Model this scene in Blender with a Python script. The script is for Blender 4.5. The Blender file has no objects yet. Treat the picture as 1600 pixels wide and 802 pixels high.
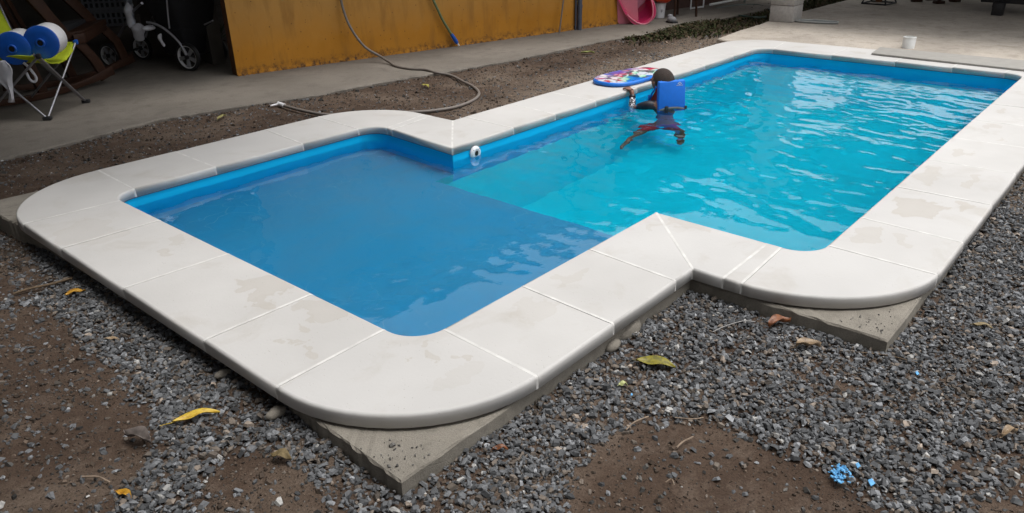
import bpy, bmesh, math, random
import numpy as np
from mathutils import Vector, Matrix
random.seed(7); rng = np.random.default_rng(7)
R = math.radians
scene = bpy.context.scene
COL = scene.collection

# ------------------------------------------------------------------ camera, world, sun
YAW, PITCH, ROLL, FPX = 7.22427312e-01, 4.32843246e-01, -2.19682733e-02, 1173.57
CAMH = 1.4                                   # above the coping's top, which is z = 0
cam = bpy.data.objects.new('camera', bpy.data.cameras.new('camera')); COL.objects.link(cam)
cam.data.sensor_width = 36; cam.data.lens = 36*FPX/1600; cam.data.clip_start = .05; cam.data.clip_end = 600
fwd = Vector((math.cos(YAW)*math.cos(PITCH), math.sin(YAW)*math.cos(PITCH), -math.sin(PITCH)))
right = Vector((math.sin(YAW), -math.cos(YAW), 0)); up = right.cross(fwd)
cr, sr = math.cos(ROLL), math.sin(ROLL)
r2 = right*cr + up*sr; u2 = -right*sr + up*cr
m = Matrix((r2, u2, -fwd)).transposed().to_4x4(); m.translation = Vector((0, 0, CAMH))
cam.matrix_world = m
scene.camera = cam

SUN_EL, SUN_AZ = R(74), R(-60)               # direction towards the sun, azimuth from +X
world = bpy.data.worlds.new('World'); scene.world = world; world.use_nodes = True
wn = world.node_tree; wn.nodes.clear()
sky = wn.nodes.new('ShaderNodeTexSky'); sky.sky_type = 'NISHITA'; sky.sun_disc = False
sky.sun_elevation = SUN_EL; sky.sun_rotation = R(90) - SUN_AZ
sky.air_density = 1.0; sky.dust_density = 5.0; sky.ozone_density = 1.0
hsv = wn.nodes.new('ShaderNodeHueSaturation'); hsv.inputs['Saturation'].default_value = .12
bg = wn.nodes.new('ShaderNodeBackground'); bg.inputs['Strength'].default_value = .15
wo = wn.nodes.new('ShaderNodeOutputWorld')
wn.links.new(sky.outputs[0], hsv.inputs['Color']); wn.links.new(hsv.outputs[0], bg.inputs['Color']); wn.links.new(bg.outputs[0], wo.inputs[0])
sl = bpy.data.lights.new('sun', 'SUN'); sl.energy = .5; sl.angle = R(18); sl.color = (1, .96, .9)
so = bpy.data.objects.new('sun', sl); COL.objects.link(so)
sd = Vector((math.cos(SUN_EL)*math.cos(SUN_AZ), math.cos(SUN_EL)*math.sin(SUN_AZ), math.sin(SUN_EL)))
so.rotation_euler = sd.to_track_quat('Z', 'Y').to_euler(); so.location = (4, -4, 8)
scene.view_settings.view_transform = 'Standard'; scene.view_settings.look = 'None'
scene.view_settings.gamma = 1; scene.view_settings.use_curve_mapping = False
scene.view_settings.exposure = 0.80
scene.render.engine = 'CYCLES'
scene.cycles.use_denoising = True
scene.cycles.max_bounces = 16; scene.cycles.diffuse_bounces = 10; scene.cycles.transmission_bounces = 12
scene.cycles.sample_clamp_indirect = 6; scene.cycles.blur_glossy = .3

# ------------------------------------------------------------------ materials
MATS = {}
class NT:
    def __init__(s, name):
        s.m = bpy.data.materials.new(name); s.m.use_nodes = True; s.t = s.m.node_tree
        s.p = s.t.nodes['Principled BSDF']; s.out = s.t.nodes['Material Output']
    def n(s, typ, **kw):
        x = s.t.nodes.new(typ)
        for k, v in kw.items(): setattr(x, k, v)
        return x
    def l(s, a, b): s.t.links.new(a, b)
    def coord(s, kind='Object'):
        return s.n('ShaderNodeTexCoord').outputs[kind]
    def world(s): return s.n('ShaderNodeNewGeometry').outputs['Position']
    def noise(s, vec, scale, detail=4, rough=.55, dist=0):
        x = s.n('ShaderNodeTexNoise'); x.inputs['Scale'].default_value = scale; x.inputs['Detail'].default_value = detail
        x.inputs['Roughness'].default_value = rough; x.inputs['Distortion'].default_value = dist
        s.l(vec, x.inputs['Vector']); return x.outputs['Fac']
    def voro(s, vec, scale, feature='F1', out='Distance'):
        x = s.n('ShaderNodeTexVoronoi', feature=feature); x.inputs['Scale'].default_value = scale
        s.l(vec, x.inputs['Vector']); return x.outputs[out]
    def ramp(s, fac, stops):
        x = s.n('ShaderNodeValToRGB'); e = x.color_ramp.elements
        while len(e) < len(stops): e.new(.5)
        for k, (pos, c) in enumerate(stops):
            e[k].position = pos; e[k].color = (*c, 1) if isinstance(c, tuple) else (c, c, c, 1)
        s.l(fac, x.inputs[0]); return x.outputs[0]
    def mix(s, fac, a, b, mode='MIX'):
        x = s.n('ShaderNodeMix', data_type='RGBA', blend_type=mode)
        for i, v in ((0, fac), (6, a), (7, b)):
            if hasattr(v, 'links') or hasattr(v, 'is_linked'): s.l(v, x.inputs[i])
            else: x.inputs[i].default_value = v if i == 0 else (*v, 1)
        return x.outputs[2]
    def math(s, op, a, b=0, c=None):
        x = s.n('ShaderNodeMath', operation=op)
        for i, v in ((0, a), (1, b)) + (((2, c),) if c is not None else ()):
            if hasattr(v, 'is_linked'): s.l(v, x.inputs[i])
            else: x.inputs[i].default_value = v
        return x.outputs[0]
    def bump(s, h, strength=.3, dist=.01, normal=None):
        x = s.n('ShaderNodeBump'); x.inputs['Strength'].default_value = strength; x.inputs['Distance'].default_value = dist
        s.l(h, x.inputs['Height'])
        if normal is not None: s.l(normal, x.inputs['Normal'])
        s.l(x.outputs[0], s.p.inputs['Normal']); return x.outputs[0]
    def set(s, **kw):
        for k, v in kw.items():
            k = k.replace('_', ' ').title() if k != 'ior' else 'IOR'
            i = s.p.inputs[k]
            if hasattr(v, 'is_linked'): s.l(v, i)
            else: i.default_value = (*v, 1) if isinstance(v, tuple) and len(v) == 3 else v
        return s

def simple(name, c, rough=.6, var=.12, scale=20, bump=.15, bdist=.002, metal=0, spec=.5):
    if name in MATS: return MATS[name]
    k = NT(name); v = k.world()
    n1 = k.noise(v, scale, 5)
    dark = tuple(x*(1-var) for x in c); lite = tuple(min(1, x*(1+var)) for x in c)
    k.set(Base_Color=k.ramp(n1, [(.3, dark), (.7, lite)]), Roughness=rough, Metallic=metal)
    k.p.inputs['Specular IOR Level'].default_value = spec
    if bump: k.bump(k.noise(v, scale*6, 3), bump, bdist)
    MATS[name] = k.m; return k.m

def coping_mat():
    k = NT('white_cast_stone'); v = k.world()
    big = k.noise(v, 1.7, 3); mid = k.noise(v, 7, 5, .6); fine = k.noise(v, 60, 3)
    oi = k.n('ShaderNodeObjectInfo').outputs['Random']
    base = k.ramp(big, [(.3, (.42, .408, .392)), (.7, (.50, .487, .47))])
    base = k.mix(k.math('MULTIPLY', oi, .35), base, (.485, .478, .47))
    smudge = k.ramp(k.noise(v, 3.1, 6, .62, .5), [(.55, 0), (.72, 1)])
    base = k.mix(k.math('MULTIPLY', smudge, .5), base, (.37, .34, .30))
    # water stains with shapes of their own
    nz = k.n('ShaderNodeTexNoise'); nz.inputs['Scale'].default_value = 7; nz.inputs['Detail'].default_value = 5; k.l(v, nz.inputs['Vector'])
    off = k.n('ShaderNodeVectorMath', operation='MULTIPLY_ADD'); k.l(nz.outputs['Color'], off.inputs[0]); off.inputs[1].default_value = (.34, .34, 0); off.inputs[2].default_value = (-.17, -.17, 0)
    vv = k.n('ShaderNodeVectorMath', operation='ADD'); k.l(v, vv.inputs[0]); k.l(off.outputs[0], vv.inputs[1])
    tot = None
    for (x, y, rx, ry, s) in STAINS:
        mp = k.n('ShaderNodeMapping', vector_type='TEXTURE'); mp.inputs['Location'].default_value = (x, y, 0); mp.inputs['Scale'].default_value = (rx, ry, 1000)
        k.l(vv.outputs[0], mp.inputs['Vector'])
        ln = k.n('ShaderNodeVectorMath', operation='LENGTH'); k.l(mp.outputs[0], ln.inputs[0])
        f = k.ramp(ln.outputs['Value'], [(.0, s*.55), (.78, s*.6), (.96, s*.8), (1.0, 0.0)])
        tot = f if tot is None else k.math('MAXIMUM', tot, f)
    base = k.mix(tot, base, (.33, .285, .225))
    spk = k.ramp(k.voro(v, 55), [(.05, 1), (.12, 0)])
    spm = k.ramp(k.noise(v, 4.5, 2), [(.5, 0), (.66, 1)])
    base = k.mix(k.math('MULTIPLY', k.math('MULTIPLY', spk, spm), .85), base, (.22, .20, .18))
    wet = k.math('MULTIPLY', tot, -.3)
    k.set(Base_Color=base, Roughness=k.math('ADD', wet, .72))
    h = k.math('ADD', k.math('MULTIPLY', mid, .5), k.math('MULTIPLY', fine, .25))
    k.bump(k.math('SUBTRACT', h, k.math('MULTIPLY', spk, .6)), .5, .003)
    return k.m

def concrete_mat(name, c1, c2, c3, s=1.0, bump=.5):
    k = NT(name); v = k.world()
    a = k.noise(v, .9*s, 6, .6, .4); b = k.noise(v, 6*s, 6, .65); c = k.noise(v, 70*s, 4, .6)
    base = k.ramp(a, [(.32, c1), (.68, c2)])
    base = k.mix(k.ramp(b, [(.5, 0), (.75, .75)]), base, c3)
    base = k.mix(k.ramp(c, [(.35, .35), (.6, 0)]), base, tuple(x*.55 for x in c1))
    k.set(Base_Color=base, Roughness=.9)
    k.p.inputs['Specular IOR Level'].default_value = .25
    cracks = k.ramp(k.voro(v, 1.1*s, 'DISTANCE_TO_EDGE'), [(.0, 0), (.006, 1)])
    h = k.math('ADD', k.math('MULTIPLY', b, .6), k.math('MULTIPLY', c, .35))
    k.bump(k.math('ADD', h, k.math('MULTIPLY', cracks, .12)), bump, .012)
    return k.m

def soil_mat():
    k = NT('packed_soil'); v = k.world()
    a = k.noise(v, 1.3, 5, .6, .6); b = k.noise(v, 11, 6, .7); c = k.noise(v, 140, 4, .7)
    base = k.ramp(a, [(.3, (.042, .027, .019)), (.5, (.074, .050, .036)), (.72, (.145, .112, .086))])
    base = k.mix(k.ramp(b, [(.5, 0), (.8, .7)]), base, (.155, .12, .095))
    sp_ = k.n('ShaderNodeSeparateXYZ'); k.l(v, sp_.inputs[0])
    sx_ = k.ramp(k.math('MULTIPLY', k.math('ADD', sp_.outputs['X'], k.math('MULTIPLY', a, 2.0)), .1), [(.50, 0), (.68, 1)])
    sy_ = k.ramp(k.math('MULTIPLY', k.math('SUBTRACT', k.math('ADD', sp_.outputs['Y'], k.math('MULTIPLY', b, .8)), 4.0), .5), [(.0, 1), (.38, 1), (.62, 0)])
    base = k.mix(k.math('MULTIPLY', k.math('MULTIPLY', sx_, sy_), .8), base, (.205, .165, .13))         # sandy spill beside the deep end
    base = k.mix(k.ramp(c, [(.3, .7), (.55, 0)]), base, (.03, .02, .015))
    k.set(Base_Color=base, Roughness=.95)
    k.p.inputs['Specular IOR Level'].default_value = .15
    k.bump(k.math('ADD', k.math('MULTIPLY', b, .5), k.math('MULTIPLY', c, .4)), .9, .012)
    return k.m

def attr_mat(name, rough=.8, spec=.3, bumpscale=120, bstr=.4):
    k = NT(name); a = k.n('ShaderNodeAttribute'); a.attribute_name = 'tint'
    v = k.world(); n1 = k.noise(v, 90, 3)
    col = k.mix(k.ramp(n1, [(.3, .35), (.7, 0)]), a.outputs['Color'], (.03, .03, .03))
    k.set(Base_Color=col, Roughness=rough); k.p.inputs['Specular IOR Level'].default_value = spec
    k.bump(k.noise(v, bumpscale, 3), bstr, .002)
    return k.m

def wall_paint():
    k = NT('ochre_limewash'); v = k.world()
    a = k.noise(v, 1.1, 5, .6, .3); b = k.noise(v, 5, 6, .65, .5); c = k.noise(v, 45, 4)
    base = k.ramp(a, [(.3, (.36, .15, .014)), (.7, (.48, .215, .028))])
    sep = k.n('ShaderNodeSeparateXYZ'); k.l(v, sep.inputs[0]); z = sep.outputs['Z']
    zz = k.math('ADD', z, k.math('MULTIPLY', b, .35))
    base = k.mix(k.ramp(zz, [(.30, .0), (.75, .6)]), base, (.40, .24, .085))     # paler towards the top
    st = k.n('ShaderNodeMapping'); st.inputs['Scale'].default_value = (6, 6, 1.2); k.l(v, st.inputs[0])
    base = k.mix(k.ramp(k.noise(st.outputs[0], 1.5, 5, .6), [(.5, 0), (.72, .55)]), base, (.20, .095, .025))
    sp = k.ramp(k.voro(v, 16), [(.06, .8), (.13, 0)])
    base = k.mix(sp, base, (.07, .035, .02))
    splash = k.math('MULTIPLY', k.ramp(k.math('ADD', z, k.math('MULTIPLY', k.noise(v, 14, 6, .7), .22)), [(.04, 1), (.12, 0)]), k.ramp(k.noise(v, 22, 5, .7), [(.42, 0), (.62, 1)]))
    base = k.mix(splash, base, (.075, .04, .022))
    k.set(Base_Color=base, Roughness=.88); k.p.inputs['Specular IOR Level'].default_value = .25
    k.bump(k.math('ADD', k.math('MULTIPLY', b, .5), k.math('MULTIPLY', c, .3)), .4, .006)
    return k.m

def water_mat():
    k = NT('pool_water'); k.t.nodes.remove(k.p)
    g = k.n('ShaderNodeBsdfGlass'); g.inputs['IOR'].default_value = 1.33; g.inputs['Roughness'].default_value = 0.0
    v = k.world()
    b = k.n('ShaderNodeBump'); b.inputs['Strength'].default_value = .05; b.inputs['Distance'].default_value = .01
    k.l(k.noise(v, 20, 2), b.inputs['Height']); k.l(b.outputs[0], g.inputs['Normal'])
    k.l(g.outputs[0], k.out.inputs['Surface'])
    a = k.n('ShaderNodeVolumeAbsorption'); a.inputs['Color'].default_value = (.25, .88, .97, 1); a.inputs['Density'].default_value = .55
    k.l(a.outputs[0], k.out.inputs['Volume'])
    return k.m

def liner_mat(name, c, dust=None, amount=0):
    k = NT(name); v = k.world()
    n1 = k.noise(v, 1.2, 4)
    base = k.ramp(n1, [(.3, tuple(x*.94 for x in c)), (.7, tuple(min(1, x*1.06) for x in c))])
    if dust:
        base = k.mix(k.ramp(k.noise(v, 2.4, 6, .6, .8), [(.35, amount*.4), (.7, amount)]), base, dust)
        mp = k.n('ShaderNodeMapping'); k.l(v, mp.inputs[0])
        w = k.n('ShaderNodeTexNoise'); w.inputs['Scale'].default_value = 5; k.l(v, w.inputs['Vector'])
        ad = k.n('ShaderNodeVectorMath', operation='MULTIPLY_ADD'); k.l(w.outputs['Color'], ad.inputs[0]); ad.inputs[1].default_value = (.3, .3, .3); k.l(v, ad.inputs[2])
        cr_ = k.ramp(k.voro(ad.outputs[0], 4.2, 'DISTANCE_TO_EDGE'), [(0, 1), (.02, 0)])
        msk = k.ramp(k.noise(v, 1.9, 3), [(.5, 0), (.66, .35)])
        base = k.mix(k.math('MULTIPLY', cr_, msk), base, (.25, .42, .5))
    k.set(Base_Color=base, Roughness=.5); k.p.inputs['Specular IOR Level'].default_value = .15
    return k.m

# stains on the coping: x, y, half sizes, strength
STAINS = [(4.0, .80, .17, .09, .55), (4.12, .62, .09, .03, .6), (4.55, .88, .20, .06, .4), (4.62, .68, .14, .04, .45), (3.5, .86, .12, .06, .4),
          (3.52, .70, .07, .03, .35), (5.1, .84, .10, .035, .45), (5.9, .80, .08, .05, .45), (6.4, .86, .10, .03, .5), (5.55, .74, .05, .015, .5),
          (1.40, 2.60, .10, .12, .45), (1.45, 2.28, .06, .12, .4), (1.33, 2.5, .03, .045, .5), (1.38, 2.25, .018, .03, .55), (1.30, 2.22, .02, .03, .55),
          (1.20, 2.06, .02, .045, .5), (1.23, 2.13, .017, .03, .5), (1.32, 3.3, .03, .05, .45), (1.43, 3.36, .04, .06, .35), (1.45, 1.67, .03, .028, .5),
          (1.55, 1.60, .028, .025, .5), (1.50, 1.72, .018, .016, .5), (1.46, 1.55, .09, .03, .18), (3.07, 1.60, .05, .12, .35), (3.0, 1.66, .10, .03, .35),
          (2.25, 1.68, .10, .03, .3), (1.95, 1.62, .10, .06, .22), (6.9, 3.66, .26, .05, .3), (8.25, 2.5, .05, .10, .45), (1.2, 3.8, .14, .18, .2)]

M_COP = coping_mat()
M_GROUT = simple('white_grout', (.545, .535, .515), .85, .16, 14, .5)
M_FOOT = concrete_mat('footing_concrete', (.19, .172, .145), (.27, .247, .21), (.14, .127, .107), 3)
M_WALK = concrete_mat('walkway_concrete', (.148, .132, .113), (.215, .192, .165), (.108, .096, .084), 1.2)
M_PATIO = concrete_mat('patio_concrete', (.36, .32, .275), (.52, .465, .40), (.23, .20, .17), 1.3, 1.0)
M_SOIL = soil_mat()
M_STONE = attr_mat('slate_gravel')
M_CLOD = attr_mat('soil_crumb', .95, .1)
M_WALL = wall_paint()
M_WATER = water_mat()
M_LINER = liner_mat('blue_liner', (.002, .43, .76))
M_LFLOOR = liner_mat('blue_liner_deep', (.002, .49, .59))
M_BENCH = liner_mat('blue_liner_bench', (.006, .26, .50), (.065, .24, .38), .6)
M_BLACK = simple('black_plastic', (.015, .015, .017), .5, .1, 20, .05)
M_FABBLK = simple('black_fabric', (.012, .012, .015), .9, .2, 60, .3)
M_STEEL = simple('brushed_steel', (.34, .34, .37), .5, .05, 30, 0, metal=1)
M_WOOD = simple('dark_brown_wood', (.036, .015, .008), .6, .25, 12, .2, spec=.25)
M_LIME = simple('lime_fabric', (.42, .50, .015), .85, .08, 15, .3)
M_BLUEPL = simple('blue_plastic', (.006, .085, .42), .35, .08, 20, .03)
M_WHITE = simple('white_plastic', (.68, .68, .70), .4, .05, 20, .03)
M_CLOTH = simple('white_cloth', (.5, .5, .54), .9, .1, 20, .3)
M_GREY = simple('grey_rubber', (.155, .135, .12), .6, .15, 15, .1)
M_GREEN = simple('green_rubber', (.12, .16, .075), .6, .2, 15, .1)
M_DKGREEN = simple('dark_green_rubber', (.035, .06, .05), .5, .2, 15, .1)
M_PINK = simple('pink_plastic', (.66, .20, .27), .35, .06, 10, .03)
M_PINK2 = simple('magenta_plastic', (.55, .03, .12), .35, .08, 10, .03)
M_PINK3 = simple('dusky_pink_plastic', (.42, .15, .22), .4, .08, 10, .03)
M_RED = simple('orange_red_plastic', (.6, .05, .015), .4, .08, 10, .03)
M_REVEAL = simple('brown_jamb_paint', (.11, .045, .018), .85, .2, 10, .4, .004)
M_REAR = simple('maroon_paint', (.07, .035, .028), .85, .3, 6, .4, .004)
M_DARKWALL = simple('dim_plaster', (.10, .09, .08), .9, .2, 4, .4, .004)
M_ROOF = simple('roof_sheet', (.10, .08, .07), .7, .2, 4, .2)
M_BLOCK = simple('cinder_block', (.40, .38, .36), .92, .14, 25, .8, .004)
M_MORTAR = simple('mortar', (.24, .22, .20), .95, .2, 40, .6)
M_PIPE = simple('slate_blue_pipe', (.06, .07, .10), .5, .15, 10, .1)
M_BOARD = simple('grey_fibre_board', (.29, .278, .255), .85, .07, 14, .3)
M_PVC = simple('white_pvc', (.72, .73, .72), .4, .05, 20, .05)
M_SKIN = simple('brown_skin', (.20, .085, .052), .5, .1, 25, .1)
M_HAIR = simple('short_black_hair', (.030, .018, .013), .8, .45, 190, .9, .004)
M_VEST = simple('blue_foam_vest', (.005, .15, .62), .7, .06, 30, .15)
M_VRED = simple('red_vest_lining', (.28, .02, .015), .8, .15, 30, .3)
M_RASH = simple('black_rash_guard', (.012, .013, .022), .4, .2, 40, .1)
M_STRAP = simple('grey_strap', (.11, .12, .13), .8, .1, 80, .2)
M_TRUNKS = simple('red_trunks', (.42, .02, .03), .8, .15, 30, .2)
M_BARK = simple('tree_bark', (.11, .08, .06), .9, .3, 12, .8, .01)
M_LEAF = simple('foliage', (.05, .09, .025), .6, .4, 3, 0)
M_DARK = simple('dark_void', (.006, .006, .006), .8, .1, 10, 0)

# ------------------------------------------------------------------ helpers
def tag(o, label=None, cat=None, group=None, kind=None):
    if label: o['label'] = label
    if cat: o['category'] = cat
    if group: o['group'] = group
    if kind: o['kind'] = kind
    return o
def thing(name, label, cat, loc=(0, 0, 0), rz=0, group=None):
    o = bpy.data.objects.new(name, None); COL.objects.link(o); o.empty_display_size = .1
    o.location = loc; o.rotation_euler = (0, 0, rz)
    return tag(o, label, cat, group)
def link(name, me, mat, parent=None):
    if mat is not None and not me.materials: me.materials.append(mat)
    o = bpy.data.objects.new(name, me); COL.objects.link(o)
    if parent is not None:
        o.parent = parent
    return o
def smooth(me, on=True):
    me.polygons.foreach_set('use_smooth', [on]*len(me.polygons)); me.update()
def sharp_smooth(me, ang=40):
    smooth(me)
    me.set_sharp_from_angle(angle=R(ang))
def mesh(name, V, F, mat, parent=None, sm=None):
    me = bpy.data.meshes.new(name); me.from_pydata([tuple(v) for v in V], [], F); me.update()
    if sm: sharp_smooth(me, sm)
    return link(name, me, mat, parent)
def npmesh(name, V, F, mat, parent=None, sm=False, tint=None):
    """V (n,3), F (m,k) constant k"""
    me = bpy.data.meshes.new(name); n, mF = len(V), len(F); k = F.shape[1]
    me.vertices.add(n); me.vertices.foreach_set('co', np.ascontiguousarray(V, dtype=np.float32).ravel())
    me.loops.add(mF*k); me.loops.foreach_set('vertex_index', np.ascontiguousarray(F, dtype=np.int32).ravel())
    me.polygons.add(mF); me.polygons.foreach_set('loop_start', np.arange(0, mF*k, k, dtype=np.int32))
    me.polygons.foreach_set('use_smooth', np.full(mF, sm))
    me.update(calc_edges=True)
    if tint is not None:
        a = me.attributes.new('tint', 'FLOAT_COLOR', 'POINT')
        c = np.ones((n, 4), np.float32); c[:, :3] = tint; a.data.foreach_set('color', c.ravel())
    return link(name, me, mat, parent)
class B:
    """collects shapes into one mesh"""
    def __init__(s, origin=(0, 0, 0)): s.bm = bmesh.new(); s.o = Vector(origin)
    def box(s, c, size, rot=None, bev=0, seg=2):
        r = bmesh.ops.create_cube(s.bm, size=1)
        M = Matrix.Translation(Vector(c)-s.o) @ (rot.to_4x4() if rot is not None else Matrix()) @ Matrix.Diagonal((*size, 1))
        bmesh.ops.transform(s.bm, matrix=M, verts=r['verts'])
        if bev:
            es = list({e for v in r['verts'] for e in v.link_edges})
            bmesh.ops.bevel(s.bm, geom=es, offset=bev, segments=seg, affect='EDGES', profile=.5)
        return s
    def tube(s, pts, rad, n=10, cap=True):
        pts = [Vector(p)-s.o for p in pts]; N = len(pts)
        rads = rad if isinstance(rad, (list, tuple)) else [rad]*N
        t0 = (pts[1]-pts[0]).normalized()
        u = t0.orthogonal().normalized(); rings = []
        for i, p in enumerate(pts):
            t = ((pts[min(i+1, N-1)]-p).normalized() + (p-pts[max(i-1, 0)]).normalized()).normalized()
            u = (u - t*u.dot(t)).normalized(); w = t.cross(u)
            rings.append([s.bm.verts.new(p + (u*math.cos(a)+w*math.sin(a))*rads[i]) for a in [2*math.pi*j/n for j in range(n)]])
        for a, b in zip(rings, rings[1:]):
            for j in range(n): s.bm.faces.new((a[j], a[(j+1) % n], b[(j+1) % n], b[j]))
        if cap: s.bm.faces.new(rings[0][::-1]); s.bm.faces.new(rings[-1])
        return s
    def lathe(s, c, axis, prof, n=24):
        """prof: (radius, height) along axis"""
        axis = Vector(axis).normalized(); u = axis.orthogonal().normalized(); w = axis.cross(u); c = Vector(c)-s.o
        rings = []
        for r, h in prof:
            if r < 1e-5: rings.append([s.bm.verts.new(c+axis*h)])
            else: rings.append([s.bm.verts.new(c+axis*h+(u*math.cos(2*math.pi*j/n)+w*math.sin(2*math.pi*j/n))*r) for j in range(n)])
        for a, b in zip(rings, rings[1:]):
            for j in range(n):
                q = [a[j % len(a)], a[(j+1) % len(a)], b[(j+1) % len(b)], b[j % len(b)]]
                q = list(dict.fromkeys(q))
                if len(q) > 2:
                    try: s.bm.faces.new(q)
                    except ValueError: pass
        return s
    def prism(s, pts, vec, bev=0):
        """polygon pts (3D, planar) extruded by vec"""
        vs = [s.bm.verts.new(Vector(p)-s.o) for p in pts]; f = s.bm.faces.new(vs)
        r = bmesh.ops.extrude_face_region(s.bm, geom=[f]); nv = [g for g in r['geom'] if isinstance(g, bmesh.types.BMVert)]
        bmesh.ops.translate(s.bm, verts=nv, vec=Vector(vec))
        if bev:
            es = list({e for v in vs+nv for e in v.link_edges})
            bmesh.ops.bevel(s.bm, geom=es, offset=bev, segments=2, affect='EDGES', profile=.5)
        return s
    def ball(s, c, rad, sub=2, scale=(1, 1, 1), rot=None):
        r = bmesh.ops.create_icosphere(s.bm, subdivisions=sub, radius=rad)
        M = Matrix.Translation(Vector(c)-s.o) @ (rot.to_4x4() if rot is not None else Matrix()) @ Matrix.Diagonal((*scale, 1))
        bmesh.ops.transform(s.bm, matrix=M, verts=r['verts']); return s
    def build(s, name, mat, parent=None, sm=40):
        bmesh.ops.recalc_face_normals(s.bm, faces=s.bm.faces)
        me = bpy.data.meshes.new(name); s.bm.to_mesh(me); s.bm.free()
        if sm: sharp_smooth(me, sm)
        return link(name, me, mat, parent)
def spline(pts, n=8):
    """Catmull-Rom"""
    P = [Vector(p) for p in pts]; P = [P[0]*2-P[1]]+P+[P[-1]*2-P[-2]]; out = []
    for i in range(1, len(P)-2):
        for k in range(n):
            t = k/n; a, b, c, d = P[i-1:i+3]
            out.append(.5*((2*b)+(c-a)*t+(2*a-5*b+4*c-d)*t*t+(3*b-a-3*c+d)*t**3))
    return out+[P[-2]]

# value noise for geometry
_perm = rng.random((256, 256)).astype(np.float32)
def vnoise(x, y):
    xi = np.floor(x).astype(int); yi = np.floor(y).astype(int); fx = x-xi; fy = y-yi
    fx = fx*fx*(3-2*fx); fy = fy*fy*(3-2*fy)
    g = lambda a, b: _perm[a & 255, b & 255]
    return (g(xi, yi)*(1-fx)+g(xi+1, yi)*fx)*(1-fy) + (g(xi, yi+1)*(1-fx)+g(xi+1, yi+1)*fx)*fy
def fbm(x, y, o=4):
    s = 0; a = .5
    for i in range(o): s = s + a*vnoise(x*2**i+17.3*i, y*2**i+5.1*i); a *= .5
    return s
def inpoly(x, y, poly):
    ins = np.zeros(np.shape(x), bool); n = len(poly)
    for i in range(n):
        x1, y1 = poly[i]; x2, y2 = poly[(i+1) % n]
        c = ((y1 > y) != (y2 > y)) & (x < (x2-x1)*(y-y1)/(y2-y1+1e-12)+x1); ins ^= c
    return ins
def polydist(x, y, poly, closed=True):
    d = np.full(np.shape(x), 1e9); n = len(poly)
    for i in range(n if closed else n-1):
        ax, ay = poly[i]; bx, by = poly[(i+1) % n]; L = (bx-ax)**2+(by-ay)**2+1e-12
        t = np.clip(((x-ax)*(bx-ax)+(y-ay)*(by-ay))/L, 0, 1)
        d = np.minimum(d, np.hypot(x-ax-t*(bx-ax), y-ay-t*(by-ay)))
    return d

# ------------------------------------------------------------------ plan of the pool (metres, x along the pool, y across)
IN = [(1.50, 1.79, .14), (1.50, 4.288, .13), (3.39, 4.288, .15), (3.307, 3.413, 0), (7.98, 3.42, .15), (7.93, .97, .15), (3.10, .97, .14), (3.133, 1.787, 0)]
OUT = [(1.025, 1.32, .60), (1.025, 4.83, .62), (3.815, 4.83, .56), (3.815, 3.915, 0), (8.50, 3.905, .50), (8.57, .507, .5), (2.656, .507, .62), (2.656, 1.32, 0)]
def rounded(C, n=14):
    """outline with arcs; returns points and, per corner, (start index, end index)"""
    out = []; idx = []; N = len(C)
    for i, (x, y, r) in enumerate(C):
        p = Vector((x, y)); a = Vector(C[i-1][:2]); b = Vector(C[(i+1) % N][:2])
        da = (a-p).normalized(); db = (b-p).normalized(); s = len(out)
        if r == 0: out.append((p.x, p.y))
        else:
            ang = da.angle(db); t = r/math.tan(ang/2); c = p+(da+db).normalized()*r/math.sin(ang/2)
            p1 = p+da*t; p2 = p+db*t
            a1 = math.atan2(*(p1-c).yx); a2 = math.atan2(*(p2-c).yx)
            while a2-a1 > math.pi: a2 -= 2*math.pi
            while a2-a1 < -math.pi: a2 += 2*math.pi
            for k in range(n+1):
                th = a1+(a2-a1)*k/n; out.append((c.x+r*math.cos(th), c.y+r*math.sin(th)))
        idx.append((s, len(out)-1))
    return out, idx
inner, iidx = rounded(IN); outer, oidx = rounded(OUT)

class Path:
    def __init__(s, pts):
        s.p = [Vector(q) for q in pts]; s.n = len(pts); s.c = [0]
        for i in range(s.n): s.c.append(s.c[-1]+(s.p[(i+1) % s.n]-s.p[i]).length)
        s.L = s.c[-1]
    def near(s, q):
        q = Vector(q); best = (1e9, 0)
        for i in range(s.n):
            a, b = s.p[i], s.p[(i+1) % s.n]; ab = b-a; t = max(0, min(1, (q-a).dot(ab)/max(ab.length_squared, 1e-12)))
            d = (a+ab*t-q).length
            if d < best[0]: best = (d, s.c[i]+ab.length*t)
        return best[1]
    def at(s, u):
        u %= s.L
        for i in range(s.n):
            if s.c[i+1] >= u:
                a, b = s.p[i], s.p[(i+1) % s.n]; return a+(b-a)*((u-s.c[i])/max(s.c[i+1]-s.c[i], 1e-9))
    def sub(s, u0, u1):
        if u1 < u0: u1 += s.L
        out = [s.at(u0)]
        for rep in (0, s.L):
            for i in range(s.n):
                u = s.c[i]+rep
                if u0+.004 < u < u1-.004: out.append(s.p[i].copy())
        out.append(s.at(u1)); return out
PI, PO = Path(inner), Path(outer)

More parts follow.
